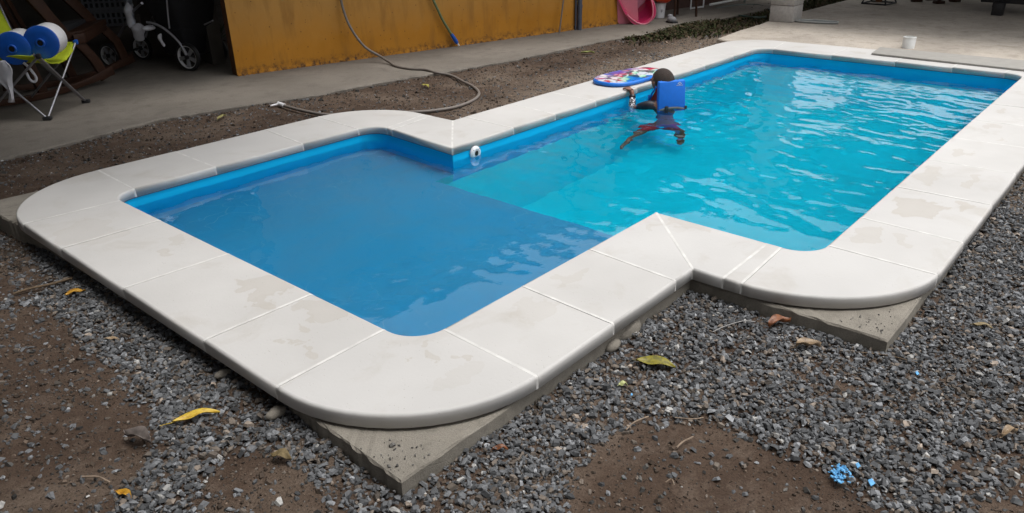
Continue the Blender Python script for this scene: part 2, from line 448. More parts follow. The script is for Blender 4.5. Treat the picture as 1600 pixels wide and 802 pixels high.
# joints, in order round the pool: (point on the inner edge, point on the outer edge)
JO = [((1.50, 1.955), (1.025, 1.945)), ((1.50, 2.405), (1.025, 2.41)), ((1.50, 3.04), (1.025, 3.07)), ((1.50, 3.70), (1.025, 3.725)), ((1.50, 4.16), (1.03, 4.21)),
      ((1.63, 4.288), (1.65, 4.83)), ((2.13, 4.288), (2.14, 4.83)), ((2.765, 4.288), (2.82, 4.83)), ((3.235, 4.288), (3.27, 4.83)),
      ((3.375, 4.14), (3.815, 4.21)), ((3.37, 4.075), (3.815, 4.13)), ((3.307, 3.413), (3.815, 3.915)),
      ((3.92, 3.42), (3.94, 3.91)), ((4.40, 3.42), (4.45, 3.91)), ((4.93, 3.42), (4.96, 3.91)), ((5.54, 3.42), (5.55, 3.91)), ((6.15, 3.42), (6.15, 3.91)),
      ((6.76, 3.42), (6.76, 3.91)), ((7.36, 3.42), (7.36, 3.91)), ((7.82, 3.42), (7.96, 3.905)),
      ((7.98, 3.27), (8.51, 3.35)), ((7.97, 2.65), (8.52, 2.65)), ((7.955, 2.04), (8.53, 2.04)), ((7.945, 1.54), (8.55, 1.54)), ((7.93, 1.12), (8.56, 1.05)),
      ((7.78, .97), (7.98, .507)), ((7.2, .97), (7.2, .507)), ((6.6, .97), (6.6, .507)), ((6.02, .97), (6.02, .507)), ((5.44, .97), (5.46, .507)), ((4.86, .97), (4.86, .507)),
      ((4.25, .97), (4.25, .507)), ((3.68, .97), (3.65, .507)), ((3.25, .97), (3.23, .507)),
      ((3.11, 1.12), (2.656, 1.10)), ((3.115, 1.185), (2.656, 1.18)), ((3.133, 1.787), (2.656, 1.32)),
      ((2.555, 1.787), (2.515, 1.32)), ((2.085, 1.787), (2.06, 1.32)), ((1.635, 1.79), (1.612, 1.32))]
def offset_poly(P, D):
    """clockwise or not: D = distance per edge, moved inwards"""
    n = len(P); area = sum(P[i].x*P[(i+1) % n].y-P[(i+1) % n].x*P[i].y for i in range(n)); sg = 1 if area > 0 else -1
    out = []
    for i in range(n):
        a, p, b = P[i-1], P[i], P[(i+1) % n]
        e1 = (p-a).normalized(); e2 = (b-p).normalized()
        n1 = Vector((-e1.y, e1.x))*sg; n2 = Vector((-e2.y, e2.x))*sg; d1, d2 = D[i-1], D[i]
        det = n1.x*n2.y-n1.y*n2.x
        if abs(det) < .02: out.append(p+(n1+n2).normalized()*(d1+d2)/2)
        else:
            out.append(p+Vector(((d1*n2.y-d2*n1.y)/det, (n1.x*d2-n2.x*d1)/det)))
    return out
def slab_mesh(P, exposed, top=0., bot=-.05, r=.011, rj=.0035):
    n = len(P); V = []; F = []
    rings = [(0, bot)]+[(1-math.cos(t), None, math.sin(t)) for t in [0, R(30), R(60), R(90)]]
    prof = [(0, bot), (0, -r), (.13, -r*.5), (.5, -r*.134), (1.0, 0)]
    for k, (f, z) in enumerate(prof):
        Q = offset_poly(P, [(r if e else rj)*f + 0 for e in exposed])
        V += [(q.x, q.y, z+top) for q in Q]
    for k in range(len(prof)-1):
        for i in range(n):
            j = (i+1) % n; F.append((k*n+i, k*n+j, (k+1)*n+j, (k+1)*n+i))
    F.append(tuple(range((len(prof)-1)*n, len(prof)*n))); F.append(tuple(range(n-1, -1, -1)))
    return V, F
pool = thing('swimming_pool', 'blue lined swimming pool with white stone coping and stepped shallow end', 'swimming pool')
nj = len(JO)
for i in range(nj):
    (a_in, a_out), (b_in, b_out) = JO[i], JO[(i+1) % nj]
    ip = PI.sub(PI.near(a_in), PI.near(b_in)); op = PO.sub(PO.near(a_out), PO.near(b_out))
    P = ip+op[::-1]; n = len(P)
    exposed = [True]*(len(ip)-1)+[False]+[True]*(len(op)-1)+[False]
    G = offset_poly(P, [0 if e else .0035 for e in exposed])
    # inner corners of the outline shared by two stones keep clean edges
    V, F = slab_mesh(G, exposed)
    cx = sum(v[0] for v in V)/len(V); cy = sum(v[1] for v in V)/len(V)
    bm = bmesh.new(); vs = [bm.verts.new((v[0]-cx, v[1]-cy, v[2])) for v in V]
    for f in F: bm.faces.new([vs[q] for q in f])
    bmesh.ops.recalc_face_normals(bm, faces=bm.faces)
    me = bpy.data.meshes.new('coping_stone'); bm.to_mesh(me); bm.free(); smooth(me)
    for p_ in me.polygons:
        if len(p_.vertices) > 4 or p_.area > .03: p_.use_smooth = False
    o = link('coping_stone', me, M_COP, pool)
    o.location = (cx, cy, random.uniform(-.0012, .0012)); o.rotation_euler = (random.uniform(-.0015, .0015), random.uniform(-.0015, .0015), random.uniform(-.001, .001))
for (a, b) in JO:
    a = PI.at(PI.near(a)); b = PO.at(PO.near(b)); d = (b-a); L = d.length; d /= L; s = Vector((-d.y, d.x))
    prof = [(.0, -.05), (.0, -.012), (.002, -.004), (.006, -.0012), (.014, .0006)]
    prof = prof+[(L-x, z) for x, z in prof[::-1]]; w = .0052
    V = []
    for sd_ in (-1, 1):
        for x, z in prof:
            q = a+d*x+s*w*sd_*(1 if z < 0 else 1.25); V.append((q.x, q.y, z))
    m_ = len(prof); F = [tuple(range(m_)), tuple(range(2*m_-1, m_-1, -1))]+[(i, (i+1) % m_, m_+(i+1) % m_, m_+i) for i in range(m_)]
    mesh('grout_joint', V, F, M_GROUT, pool)
# concrete footing ring
FO = [(1.03, 1.345), (1.05, 1.80), (1.085, 2.1), (1.085, 4.2), (1.04, 4.55), (1.035, 4.93), (3.79, 4.80), (3.79, 3.90), (8.46, 3.88), (8.5, .53), (2.675, .53), (2.672, 1.335)]
FI = [(1.50, 1.79), (1.50, 1.95), (1.50, 2.2), (1.50, 3.9), (1.50, 4.15)]+[(x, y) for x, y, r in IN[1:]]
zf0, zf1 = -.4, -.062
V = []; F = []
def sub_edge(P, k=22):
    out = []
    for i in range(len(P)):
        a, b = P[i], P[(i+1) % len(P)]
        for t in range(k): out.append((a[0]+(b[0]-a[0])*t/k, a[1]+(b[1]-a[1])*t/k))
    return out
fo, fi = sub_edge(FO), sub_edge(FI); n = len(fo)
jit = lambda s: random.uniform(-s, s)
def isc(i): return i % 22 == 0
V += [(x, y, zf0) for x, y in fo]
V += [(x+jit(.004), y+jit(.004), zf1-.007+jit(.002)) for i, (x, y) in enumerate(fo)]
V += [(x+(.006 if x < 5 else -.006), y+(.006 if y < 2.2 else -.006), zf1+jit(.0015)) for i, (x, y) in enumerate(fo)]
V += [(q.x, q.y, zf1) for q in offset_poly([Vector(p) for p in fi], [-.03]*len(fi))]
for k in range(3):
    for i in range(n):
        j = (i+1) % n; F.append((k*n+i, k*n+j, (k+1)*n+j, (k+1)*n+i))
mesh('footing', V, F, M_FOOT, pool)
# mortar bed between footing and stones, set back a little and ragged
bed = [Vector(p) for p in outer]
bedo = offset_poly(bed, [.022+.010*random.random() for _ in bed])
V = [(q.x, q.y, -.064) for q in bedo]+[(q.x, q.y, -.049) for q in bedo]; n = len(bedo)
F = [(i, (i+1) % n, n+(i+1) % n, n+i) for i in range(n)]
mesh('mortar_bed', V, F, M_MORTAR, pool)

# liner
ZS, ZD, ZW = -.34, -1.0, -.103
XS = 3.14
lin = offset_poly([Vector(p) for p in inner], [-.006]*len(inner))
V = []; F = []
nI = len(lin)
d0 = iidx[3][0]; h0 = iidx[7][0]
def deepseg(i): return d0 <= i < h0
for q in lin: V.append((q.x, q.y, -.045))
for q in lin: V.append((q.x, q.y, -.085))
for q in lin: V.append((q.x, q.y, ZS))
for q in lin: V.append((q.x, q.y, -.48))
for i in range(nI):
    j = (i+1) % nI; F.append((i, j, nI+j, nI+i)); F.append((nI+i, nI+j, 2*nI+j, 2*nI+i))
    if deepseg(i): F.append((2*nI+i, 2*nI+j, 3*nI+j, 3*nI+i))
mesh('liner_wall', V, F, M_LINER, pool, 35)
D_, H_ = lin[d0], lin[h0]
shal = [lin[i] for i in range(nI) if i <= d0 or i >= h0]
sp = [(q.x, q.y, ZS) for q in lin[:d0+1]]+[(XS, D_.y, ZS), (XS, H_.y, ZS)]+[(q.x, q.y, ZS) for q in lin[h0:]]
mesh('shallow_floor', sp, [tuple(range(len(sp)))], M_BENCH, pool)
zb = -.46; bx0, bx1, by0, by1 = 3.14, 7.30, 1.22, 3.10
mesh('deep_floor', [(3.05, by0, ZD), (bx1, by0, ZD), (bx1, by1, ZD), (3.05, by1, ZD)], [(0, 1, 2, 3)], M_LFLOOR, pool)
# the liner's sloping banks between the low wall and the floor of the deep part
mesh('liner_bank', [(3.05, by1, ZD), (bx1, by1, ZD), (7.99, 3.43, zb), (3.05, 3.43, zb), (bx1, by0, ZD), (7.94, .96, zb), (3.05, .96, zb), (3.05, by0, ZD)],
     [(0, 1, 2, 3), (1, 4, 5, 2), (4, 7, 6, 5)], liner_mat('blue_liner_bank', (.003, .54, .67)), pool)
mesh('step_riser', [(XS, H_.y, ZD), (XS, D_.y, ZD), (XS, D_.y, ZS), (XS, H_.y, ZS), (D_.x, D_.y, ZD), (D_.x, D_.y, ZS), (H_.x-.02, H_.y, ZD), (H_.x-.02, H_.y, ZS)],
     [(0, 1, 2, 3), (1, 4, 5, 2)], M_LFLOOR, pool)
# welded liner bead under the coping edge
bead = offset_poly([Vector(p) for p in inner], [-.002]*len(inner))
b = B(); b.tube([(q.x, q.y, -.0505) for q in bead]+[(bead[0].x, bead[0].y, -.0505)], .003, 6, cap=False); b.build('liner_bead', simple('bead', (.03, .06, .10), .5), pool)
# return jet on the left wall of the deep part
JX, JZ = 3.515, -.085
b = B(); b.lathe((JX, 3.412, JZ), (0, -1, 0), [(.0, 0), (.048, 0), (.048, .008), (.040, .017), (.030, .020), (.026, .016), (.020, .018), (.018, .012), (.0, .012)], 32)
jet = b.build('return_jet', M_WHITE, pool)
b = B(); b.lathe((JX, 3.394, JZ), (0, -1, 0), [(.0, .0), (.0165, 0), (.0165, .0015), (0, .0015)], 24); b.build('jet_opening', M_DARK, jet)
for k in range(4):
    a = R(45+90*k); b = B(); b.lathe((JX+.037*math.cos(a), 3.395, JZ+.037*math.sin(a)), (0, -1, 0), [(0, 0), (.0035, 0), (.0035, .0015), (0, .0015)], 8); b.build('jet_screw', M_DARK, jet)

# ------------------------------------------------------------------ water
dx = .017
gx = np.arange(1.44, 8.05, dx); gy = np.arange(.92, 4.35, dx)
GX, GY = np.meshgrid(gx, gy, indexing='ij')
wout = [tuple(q) for q in offset_poly([Vector(p) for p in inner], [-.028]*len(inner))]
def waves(X, Y):
    h = np.zeros_like(X)
    r = np.random.default_rng(11)
    calm = np.clip((X-2.7)/1.6, 0, 1); calm = (.5+.5*calm*calm*(3-2*calm))
    warpx = X+.10*fbm(X*1.7, Y*1.7, 3); warpy = Y+.10*fbm(X*1.7+40, Y*1.7+9, 3)
    gust = .55+.9*fbm(X*.9+3, Y*.9+8, 3)
    for lam, slope, cnt in ((1.1, .007, 5), (.55, .014, 9), (.30, .016, 14), (.16, .020, 20), (.085, .021, 24)):
        for _ in range(cnt):
            th = r.normal(-.75, .75) if lam < .5 else r.uniform(0, math.pi*2)
            l_ = lam*r.uniform(.75, 1.3); kk = 2*math.pi/l_
            h += slope*l_/(2*math.pi)*math.sqrt(2/cnt)*np.cos(kk*(warpx*math.cos(th)+warpy*math.sin(th))+r.uniform(0, 6.28))
    d = np.hypot(X-5.3, Y-3.0)
    rings = (.0034*np.cos(2*math.pi*d/.17+2.5*fbm(X*3, Y*3, 2))+.030*(fbm(X*10, Y*10, 3)-.47))*np.exp(-(d/.8)**2)
    return h*calm*gust*1.35+rings*np.clip(d/.3, 0, 1)
Hh = waves(GX, GY)+ZW
N0, N1 = GX.shape
idg = np.arange(N0*N1).reshape(N0, N1)
qf = np.stack([idg[:-1, :-1], idg[1:, :-1], idg[1:, 1:], idg[:-1, 1:]], -1).reshape(-1, 4)
cxq = (GX[:-1, :-1]+dx/2).ravel(); cyq = (GY[:-1, :-1]+dx/2).ravel()
keep = inpoly(cxq, cyq, wout); qf = qf[keep]
top = np.stack([GX, GY, Hh], -1).reshape(-1, 3); bottom = top.copy(); bottom[:, 2] = -1.25
nv = len(top)
ed = np.concatenate([qf[:, [k, (k+1) % 4]] for k in range(4)]); key = {}
es = np.sort(ed, 1); uq, inv, cnt = np.unique(es[:, 0]*10**7+es[:, 1], return_inverse=True, return_counts=True)
bd = ed[cnt[inv] == 1]
sides = np.stack([bd[:, 1], bd[:, 0], bd[:, 0]+nv, bd[:, 1]+nv], -1)
allf = np.concatenate([qf, qf[:, ::-1]+nv, sides]); allv = np.concatenate([top, bottom])
used = np.unique(allf); rem = np.full(len(allv), -1); rem[used] = np.arange(len(used))
w = npmesh('water', allv[used], rem[allf], M_WATER, None, True); tag(w, kind='structure')

# ------------------------------------------------------------------ ground, walkway, patio
GZ = -.128
EAVE_OUT, EAVE_Z = .8, 2.46
SHADE_X, SHADE_Y0, SHADE_Y1 = .1, -3.0, 6.0  # extent of the unseen roof added for shade
WALK_EDGE = [(-4, 5.75), (1.0, 5.85), (1.44, 5.92), (1.95, 5.99), (2.6, 6.10), (3.06, 6.04), (3.42, 5.94), (3.99, 5.80), (4.7, 5.74), (5.29, 5.62), (6.26, 5.46), (7.16, 5.43), (7.99, 5.37), (8.5, 5.25), (9.4, 5.2), (10.2, 5.12)]
PATIO = [(8.47, -6), (8.47, 3.97), (8.62, 4.24), (9.24, 4.30), (10.40, 4.36), (11.7, 4.38), (13.1, 4.36), (18, 4.4), (18, -6)]
poolpoly = [(x, y) for x, y in FO]
def gz(X, Y):
    z = GZ+.030*(fbm(X*.9, Y*.9, 3)-.47)+.016*(fbm(X*4, Y*4, 4)-.47)+.015*(fbm(X*19, Y*19, 3)-.47)
    dr = 9e9
    dleft = polydist(X, Y, WALK_EDGE, False)
    z = z+np.where(Y > 4.6, .022*np.exp(-(dleft/.16)**2)*(.4+fbm(X*7, Y*7, 3)), 0)      # crumbs heaped on the walkway's broken edge
    z = z-np.where((X < 1.15) & (Y > 2.6), .03*np.clip((Y-2.6)/1.5, 0, 1), 0)
    return z
xs = np.concatenate([[-150, -60, -25, -12, -6, -3, -1.5, -.8], np.arange(-.3, 4.2, .02), np.arange(4.2, 10.8, .04), [11, 11.5, 12.5, 14, 18, 26, 45, 90, 160]])
ys = np.concatenate([[-150, -60, -25, -12, -6, -3], np.arange(-1.6, 6.4, .025), [6.6, 7, 8, 10, 14, 22, 45, 90, 160]])
X, Y = np.meshgrid(xs, ys, indexing='ij'); Z = gz(X, Y)
fade = np.clip((np.maximum(np.abs(X-5), np.abs(Y-2))-8)/6, 0, 1); Z = Z*(1-fade)+GZ*fade
ip = inpoly(X, Y, [(1.2, 1.5), (1.2, 4.65), (3.62, 4.65), (3.62, 3.75), (8.3, 3.72), (8.3, .7), (2.86, .7), (2.86, 1.5)]); Z[ip] = -1.5
wk = inpoly(X, Y, [(x, y+.25) for x, y in WALK_EDGE]+[(14, 4.9), (14, 30), (-4, 30)]); Z[wk] = np.minimum(Z[wk], -.16)
pt = inpoly(X, Y, [(8.75, -5.8), (8.75, 3.9), (9.3, 4.1), (17.8, 4.2), (17.8, -5.8)]); Z[pt] = np.minimum(Z[pt], -.16)
idg = np.arange(X.size).reshape(X.shape)
qf = np.stack([idg[:-1, :-1], idg[1:, :-1], idg[1:, 1:], idg[:-1, 1:]], -1).reshape(-1, 4)
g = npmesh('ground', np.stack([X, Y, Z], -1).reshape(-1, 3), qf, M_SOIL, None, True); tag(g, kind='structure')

def ragged_slab(name, edge, rest, z, depth, mat, amp=.018, step=.03):
    """slab: `edge` open polyline that is ragged, `rest` closes it"""
    pts = []
    for (a, b) in zip(edge, edge[1:]):
        L = math.hypot(b[0]-a[0], b[1]-a[1]); k = max(1, int(L/step)) if -1 < a[0] < 12 else 1
        for t in range(k):
            x = a[0]+(b[0]-a[0])*t/k; y = a[1]+(b[1]-a[1])*t/k
            dnx, dny = -(b[1]-a[1])/L, (b[0]-a[0])/L; o = amp*(float(fbm(np.array(x*9.), np.array(y*9.), 4))-.47)*2.2
            pts.append((x+dnx*o, y+dny*o))
    pts.append(edge[-1]); n0 = len(pts); allp = [Vector(p) for p in pts+rest]
    n = len(allp)
    ins = offset_poly(allp, [.012 if i < n0 else 0 for i in range(n)])
    V = [(p.x, p.y, z-depth) for p in allp]+[(p.x, p.y, z-.012+random.uniform(-.005, .005)) for p in allp]+[(p.x, p.y, z) for p in ins]
    F = []
    for k in range(2):
        for i in range(n):
            j = (i+1) % n; F.append((k*n+i, k*n+j, (k+1)*n+j, (k+1)*n+i))
    F.append(tuple(range(2*n, 3*n)))
    bm = bmesh.new(); vs = [bm.verts.new(v) for v in V]
    for f in F: bm.faces.new([vs[q] for q in f])
    bmesh.ops.recalc_face_normals(bm, faces=bm.faces)
    me = bpy.data.meshes.new(name); bm.to_mesh(me); bm.free()
    o = link(name, me, mat); tag(o, kind='structure'); return o
WZ = -.085
ragged_slab('walkway', WALK_EDGE, [(14, 4.95), (14, 16), (-4, 16)], WZ, .12, M_WALK, .030)
PZ = -.060
ragged_slab('patio', [(8.49, 3.95), (8.62, 4.24), (9.24, 4.30), (10.40, 4.36), (11.7, 4.38), (13.1, 4.36), (18, 4.4)], [(18, -7), (8.49, -7)], PZ, .12, M_PATIO, .02)

# ------------------------------------------------------------------ loose stones and crumbs
def chips(name, P, S, T, tint, mat, near=True, k=5):
    """P (n,3) positions, S (n,) long size, T flattening; faceted chips, one mesh"""
    n = len(P); r = np.random.default_rng(len(P))
    ang = (np.arange(k)/k*2*np.pi)[None, :]+r.uniform(-.35, .35, (n, k))
    rad = r.uniform(.75, 1.15, (n, k)); asp = r.uniform(.45, .85, (n, 1))
    bx = np.cos(ang)*rad; by = np.sin(ang)*rad*asp
    tr = r.uniform(.55, .85, (n, 1)); th = T[:, None]
    low = np.stack([bx, by, -th*.6*np.ones_like(bx)+r.uniform(-.08, .08, (n, k))], -1)
    up_ = np.stack([bx*tr+r.uniform(-.1, .1, (n, 1)), by*tr, th*.6+r.uniform(-.12, .12, (n, k))], -1)
    v = np.concatenate([low, up_], 1)*S[:, None, None]*.5
    a = r.uniform(0, 2*np.pi, n); tx = r.normal(0, .38, n); ty = r.normal(0, .38, n)
    ca, sa = np.cos(a), np.sin(a)
    def rot(v, c, s, i, j):
        vi = v[..., i]*c[:, None]-v[..., j]*s[:, None]; vj = v[..., i]*s[:, None]+v[..., j]*c[:, None]
        v = v.copy(); v[..., i] = vi; v[..., j] = vj; return v
    v = rot(v, np.cos(tx), np.sin(tx), 1, 2); v = rot(v, np.cos(ty), np.sin(ty), 0, 2); v = rot(v, ca, sa, 0, 1)
    v = v+P[:, None, :]
    F = [[i, (i+1) % k, k+(i+1) % k] for i in range(k)]+[[i, k+(i+1) % k, k+i] for i in range(k)]+[[k, k+i, k+i+1] for i in range(1, k-1)]
    F = np.array(F)
    ff = (F[None]+(np.arange(n)*2*k)[:, None, None]).reshape(-1, 3)
    tt = np.repeat(tint, 2*k, 0)
    return npmesh(name, v.reshape(-1, 3), ff, mat, None, False, tt)
D1 = [(.72, 3.62), (.80, 3.575), (.83, 3.27), (.79, 2.965), (.79, 2.64), (.77, 2.35), (.70, 2.166), (.64, 2.097), (.535, 2.035), (.43, 1.966), (.1, 2.1), (-2, 3), (-2, 5), (0, 4.2)]
D2 = [(.5, 1.55), (.65, 1.76), (.755, 1.857), (.833, 1.9), (.928, 1.833), (.918, 1.681), (.897, 1.556), (.871, 1.46), (.6, 1.2)]
D3 = [(1.0, .75), (1.283, .962), (1.478, 1.026), (1.607, 1.033), (1.746, .979), (1.858, .879), (1.928, .758), (1.906, .621), (1.923, .509), (1.899, .407), (1.845, .284), (1.4, 0), (.8, .3)]
D4 = [(2.011, .084), (2.108, .072), (2.209, .011), (2.3, -.4), (1.8, -.5)]
D5 = [(1.0, 4.399), (.986, 4.154), (.921, 3.716), (.834, 3.62), (.719, 3.666), (0, 4), (0, 5)]
def dens(x, y):
    d = np.ones_like(x)
    wob = .10*(fbm(x*4, y*4, 4)-.47)
    for poly, lo in ((D1, .07), (D2, .06), (D3, .03), (D4, .1), (D5, .15)):
        ins = inpoly(x, y, poly); e = polydist(x, y, poly)*np.where(ins, -1, 1)+wob
        d = np.minimum(d, np.clip(lo+(e+.02)/.07, lo, 1))
    # thin scatter with bare soil shining through
    d *= np.where(fbm(x*3.3+9, y*3.3, 4) < .33, .55, 1)
    d = np.where((y > 4.3) & (x > 1.0), .10+.25*np.exp(-((polydist(x, y, WALK_EDGE, False)-.05)/.12)**2)+.0*x, d)
    d = np.where((y > 4.0) & (x > 3.9), .07+.25*((fbm(x*2, y*2, 3) > .55) & (x > 6.4)), d)
    blocked = inpoly(x, y, poolpoly) | inpoly(x, y, [(px, py+.02) for px, py in WALK_EDGE]+[(14, 5), (14, 16), (-4, 16)]) | inpoly(x, y, PATIO)
    return np.where(blocked, 0, d)
def scatter(n, x0, x1, y0, y1, df, r):
    x = r.uniform(x0, x1, n); y = r.uniform(y0, y1, n); ok = r.random(n) < df(x, y); x, y = x[ok], y[ok]
    return x, y
r = np.random.default_rng(3)
reg = [((-.1, 2.9), (-.6, 4.95), 8200), ((2.9, 4.6), (-.5, .56), 8000), ((4.6, 9.2), (0, .56), 2800), ((-.1, 3.9), (4.8, 6.2), 2600), ((3.8, 9.3), (3.86, 5.9), 1900)]
xs_, ys_ = [], []
for (xa, xb), (ya, yb), dn in reg:
    x, y = scatter(int((xb-xa)*(yb-ya)*dn*1.25), xa, xb, ya, yb, dens, r); xs_.append(x); ys_.append(y)
x = np.concatenate(xs_); y = np.concatenate(ys_)
# leave out what the camera could never see, even from a step aside
vis = (x*math.cos(YAW)+y*math.sin(YAW) > .9)
x, y = x[vis], y[vis]; n = len(x)
S = np.clip(r.lognormal(math.log(.0178), .42, n), .006, .038); S *= np.where(y > 4.9, .8, 1)
T = r.uniform(.22, .6, n)
lay = r.random(n)**1.5*.014*np.clip(dens(x, y), .1, 1)
P = np.stack([x, y, gz(x, y)+S*.12+lay], -1)
base = np.exp(r.normal(math.log(.12), .42, n))[:, None]*np.array([[.97, 1.0, 1.05]])
warm = r.random(n) < .18; base[warm] *= np.array([1.25, 1.0, .78])
palest = r.random(n) < .02; base[palest] = r.uniform(.3, .45, (palest.sum(), 1))*np.array([[1, .98, .94]])
gravel = chips('gravel', P, S, T, np.clip(base, .02, .5), M_STONE); tag(gravel, 'dark grey crushed slate gravel spread round the pool footing', kind='stuff')
# soil crumbs
def dens2(x, y):
    d = .35+.9*(fbm(x*3+50, y*3, 4)-.3)
    blocked = inpoly(x, y, poolpoly) | inpoly(x, y, [(px, py+.0) for px, py in WALK_EDGE]+[(14, 5), (14, 16), (-4, 16)]) | inpoly(x, y, PATIO)
    e = np.exp(-(polydist(x, y, WALK_EDGE, False)/.12)**2)
    return np.where(blocked, 0, np.clip(d+e*.8*(y > 4.8), 0, 1))
x1, y1 = scatter(150000, -.1, 3.0, -.5, 4.9, lambda a, b: np.clip(dens2(a, b)*1.4, 0, 1)*(dens(a, b) < .9), r); x2, y2 = scatter(62000, 0, 9.6, 4.0, 6.3, dens2, r)
x = np.concatenate([x1, x2]); y = np.concatenate([y1, y2]); vis = (x*math.cos(YAW)+y*math.sin(YAW) > .9); x, y = x[vis], y[vis]; n = len(x)
S = np.clip(r.lognormal(math.log(.0060), .6, n), .0025, .03)*np.where(y > 4, 1.6, 1)
base = np.exp(r.normal(math.log(.080), .42, n))[:, None]*np.array([[1.0, .74, .56]])
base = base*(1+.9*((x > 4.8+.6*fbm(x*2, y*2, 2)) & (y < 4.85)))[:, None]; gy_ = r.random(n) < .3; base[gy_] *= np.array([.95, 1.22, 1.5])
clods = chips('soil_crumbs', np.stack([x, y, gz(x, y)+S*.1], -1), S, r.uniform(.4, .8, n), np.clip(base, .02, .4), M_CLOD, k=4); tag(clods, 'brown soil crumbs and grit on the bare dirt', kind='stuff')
# pebbles and grit lying on the bare footing corners
r5 = np.random.default_rng(5); px_, py_ = [], []
for cx0, cy0, sx, sy in ((1.09, 1.42, 1, 1), (2.75, .60, 1, 1)):
    for _ in range(46):
        u_, v_ = abs(r5.normal(0, .09)), abs(r5.normal(0, .09)); px_.append(cx0-.045+u_); py_.append(cy0-.055+v_)
px_, py_ = np.array(px_), np.array(py_); okp = (np.hypot(px_-1.625, py_-1.92) > .63) & (np.hypot(px_-3.27, py_-1.12) > .63); px_, py_ = px_[okp], py_[okp]; n5 = len(px_)
S5 = np.clip(r5.lognormal(math.log(.0055), .5, n5), .003, .016); S5[0] = .026
tag(chips('footing_grit', np.stack([px_, py_, -.060+S5*.12], -1), S5, r5.uniform(.3, .7, n5), r5.uniform(.05, .2, (n5, 1))*np.array([[1, .95, .88]]), M_STONE), 'grit and small chips lying on the bare footing corners', kind='stuff')
# rubble lodged under the coping edge
for (x, y, s, lab) in ((1.03, 2.32, .022, 'pale rubble stone under the near coping edge beside the gravel'), (1.02, 1.96, .028, 'larger pale rubble lump under the near coping by the double joint'),
                       (2.22, 1.36, .06, 'big grey rubble stone wedged beneath the notch side coping'), (2.08, 1.335, .03, 'small rounded rubble stone beside the big wedged stone')):
    b = B(); b.ball((x, y, -.11), s, 3, (1.3, .8, .7))
    for v in b.bm.verts:
        f = float(fbm(np.array(v.co.x*22+3), np.array(v.co.y*22+v.co.z*31), 3)); c0 = Vector((x, y, -.11)); v.co = c0+(v.co-c0)*(.7+.7*f)
    o = b.build('rubble_stone', M_FOOT, None, 30); tag(o, lab, 'stone')

# ------------------------------------------------------------------ house
W0 = Vector((3.985, 7.185)); WA = Vector((.9767, -.2146)); WN = Vector((-.2146, -.9767)); WL = 5.41
def wp(s, o=0, z=0):                       # along the wall, out of the wall, up
    p = W0+WA*s+WN*o; return (p.x, p.y, z)
house = thing('house', 'ochre walled house with dark open porch at its left end', 'house')
def wallbox(name, s0, s1, o0, o1, z0, z1, mat, parent=house):
    b = B(); b.prism([wp(s0, o0, z0), wp(s1, o0, z0), wp(s1, o1, z0), wp(s0, o1, z0)], (0, 0, z1-z0)); return b.build(name, mat, parent, 0)
# front wall: gently uneven plaster, ragged foot
nx_, nz_ = 180, 60
S_, Z_ = np.meshgrid(np.linspace(0, WL, nx_), np.concatenate([[WZ-.05], np.linspace(WZ, WZ+.35, 30), np.linspace(WZ+.4, 2.75, nz_-31)]), indexing='ij')
O_ = .012*(fbm(S_*1.3, Z_*1.3+5, 3)-.47)+.004*(fbm(S_*11, Z_*11, 3)-.47)+.020*np.clip(1-(Z_-WZ)/.03, 0, 1)*fbm(S_*9, Z_*0, 3)
Vw = np.stack([W0.x+WA.x*S_+WN.x*O_, W0.y+WA.y*S_+WN.y*O_, Z_], -1).reshape(-1, 3); idg = np.arange(S_.size).reshape(S_.shape)
qf = np.stack([idg[:-1, :-1], idg[1:, :-1], idg[1:, 1:], idg[:-1, 1:]], -1).reshape(-1, 4)
npmesh('front_wall', Vw, qf, M_WALL, house, True)
wallbox('wall_core', .004, WL, -.16, -.012, WZ-.03, 2.74, M_REVEAL)
wallbox('side_wall', WL-.16, WL+.002, -.62, -.16, WZ-.03, 2.74, M_REVEAL)
b = B(); b.prism([(9.30, 6.55, WZ-.03), (13.6, 5.72, WZ-.03), (13.6, 5.92, WZ-.03), (9.30, 6.75, WZ-.03)], (0, 0, 2.8)); b.build('rear_wall', M_REAR, house, 0)
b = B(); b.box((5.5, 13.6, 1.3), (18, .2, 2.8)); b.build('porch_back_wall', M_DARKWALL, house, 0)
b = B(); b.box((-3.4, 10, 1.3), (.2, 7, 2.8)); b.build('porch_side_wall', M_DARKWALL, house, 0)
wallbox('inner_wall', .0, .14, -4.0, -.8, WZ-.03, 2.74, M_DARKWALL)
for k in range(5):                                  # chipped lumps of mortar at the foot of the corner
    b = B(); p = wp(.02+.05*k, .012, WZ+.004); b.ball(p, .014, 1, (1.4, .8, .7)); b.build('plaster_crumb', M_WALL, house, 0)
# roof: sheets with a low pitch, eave 0.9 m proud of the wall
b = B(); E0 = -8.0; E1 = 9.6
for (o0, z0_, o1, z1_) in ((EAVE_OUT, EAVE_Z, -8.5, EAVE_Z+1.3),):
    p = [wp(E0, o0, z0_), wp(E1, o0, z0_), wp(E1, o1, z1_), wp(E0, o1, z1_)]; b.prism(p, (0, 0, .07))
b.build('roof', M_ROOF, house, 0)
b = B(); b.prism([wp(E0, EAVE_OUT, EAVE_Z-.06), wp(E1, EAVE_OUT, EAVE_Z-.06), wp(E1, EAVE_OUT-.03, EAVE_Z-.06), wp(E0, EAVE_OUT-.03, EAVE_Z-.06)], (0, 0, .16)); b.build('fascia', M_WOOD, house, 0)
for s in (-7.5, -3.6, -.2):
    b = B(); p = wp(s, .12 if s > -1 else .7, 0); 
    if s < -1: b.box((p[0], p[1], 1.28), (.12, .12, 2.74)); b.build('porch_post', M_WOOD, house)
    else: b.bm.free()

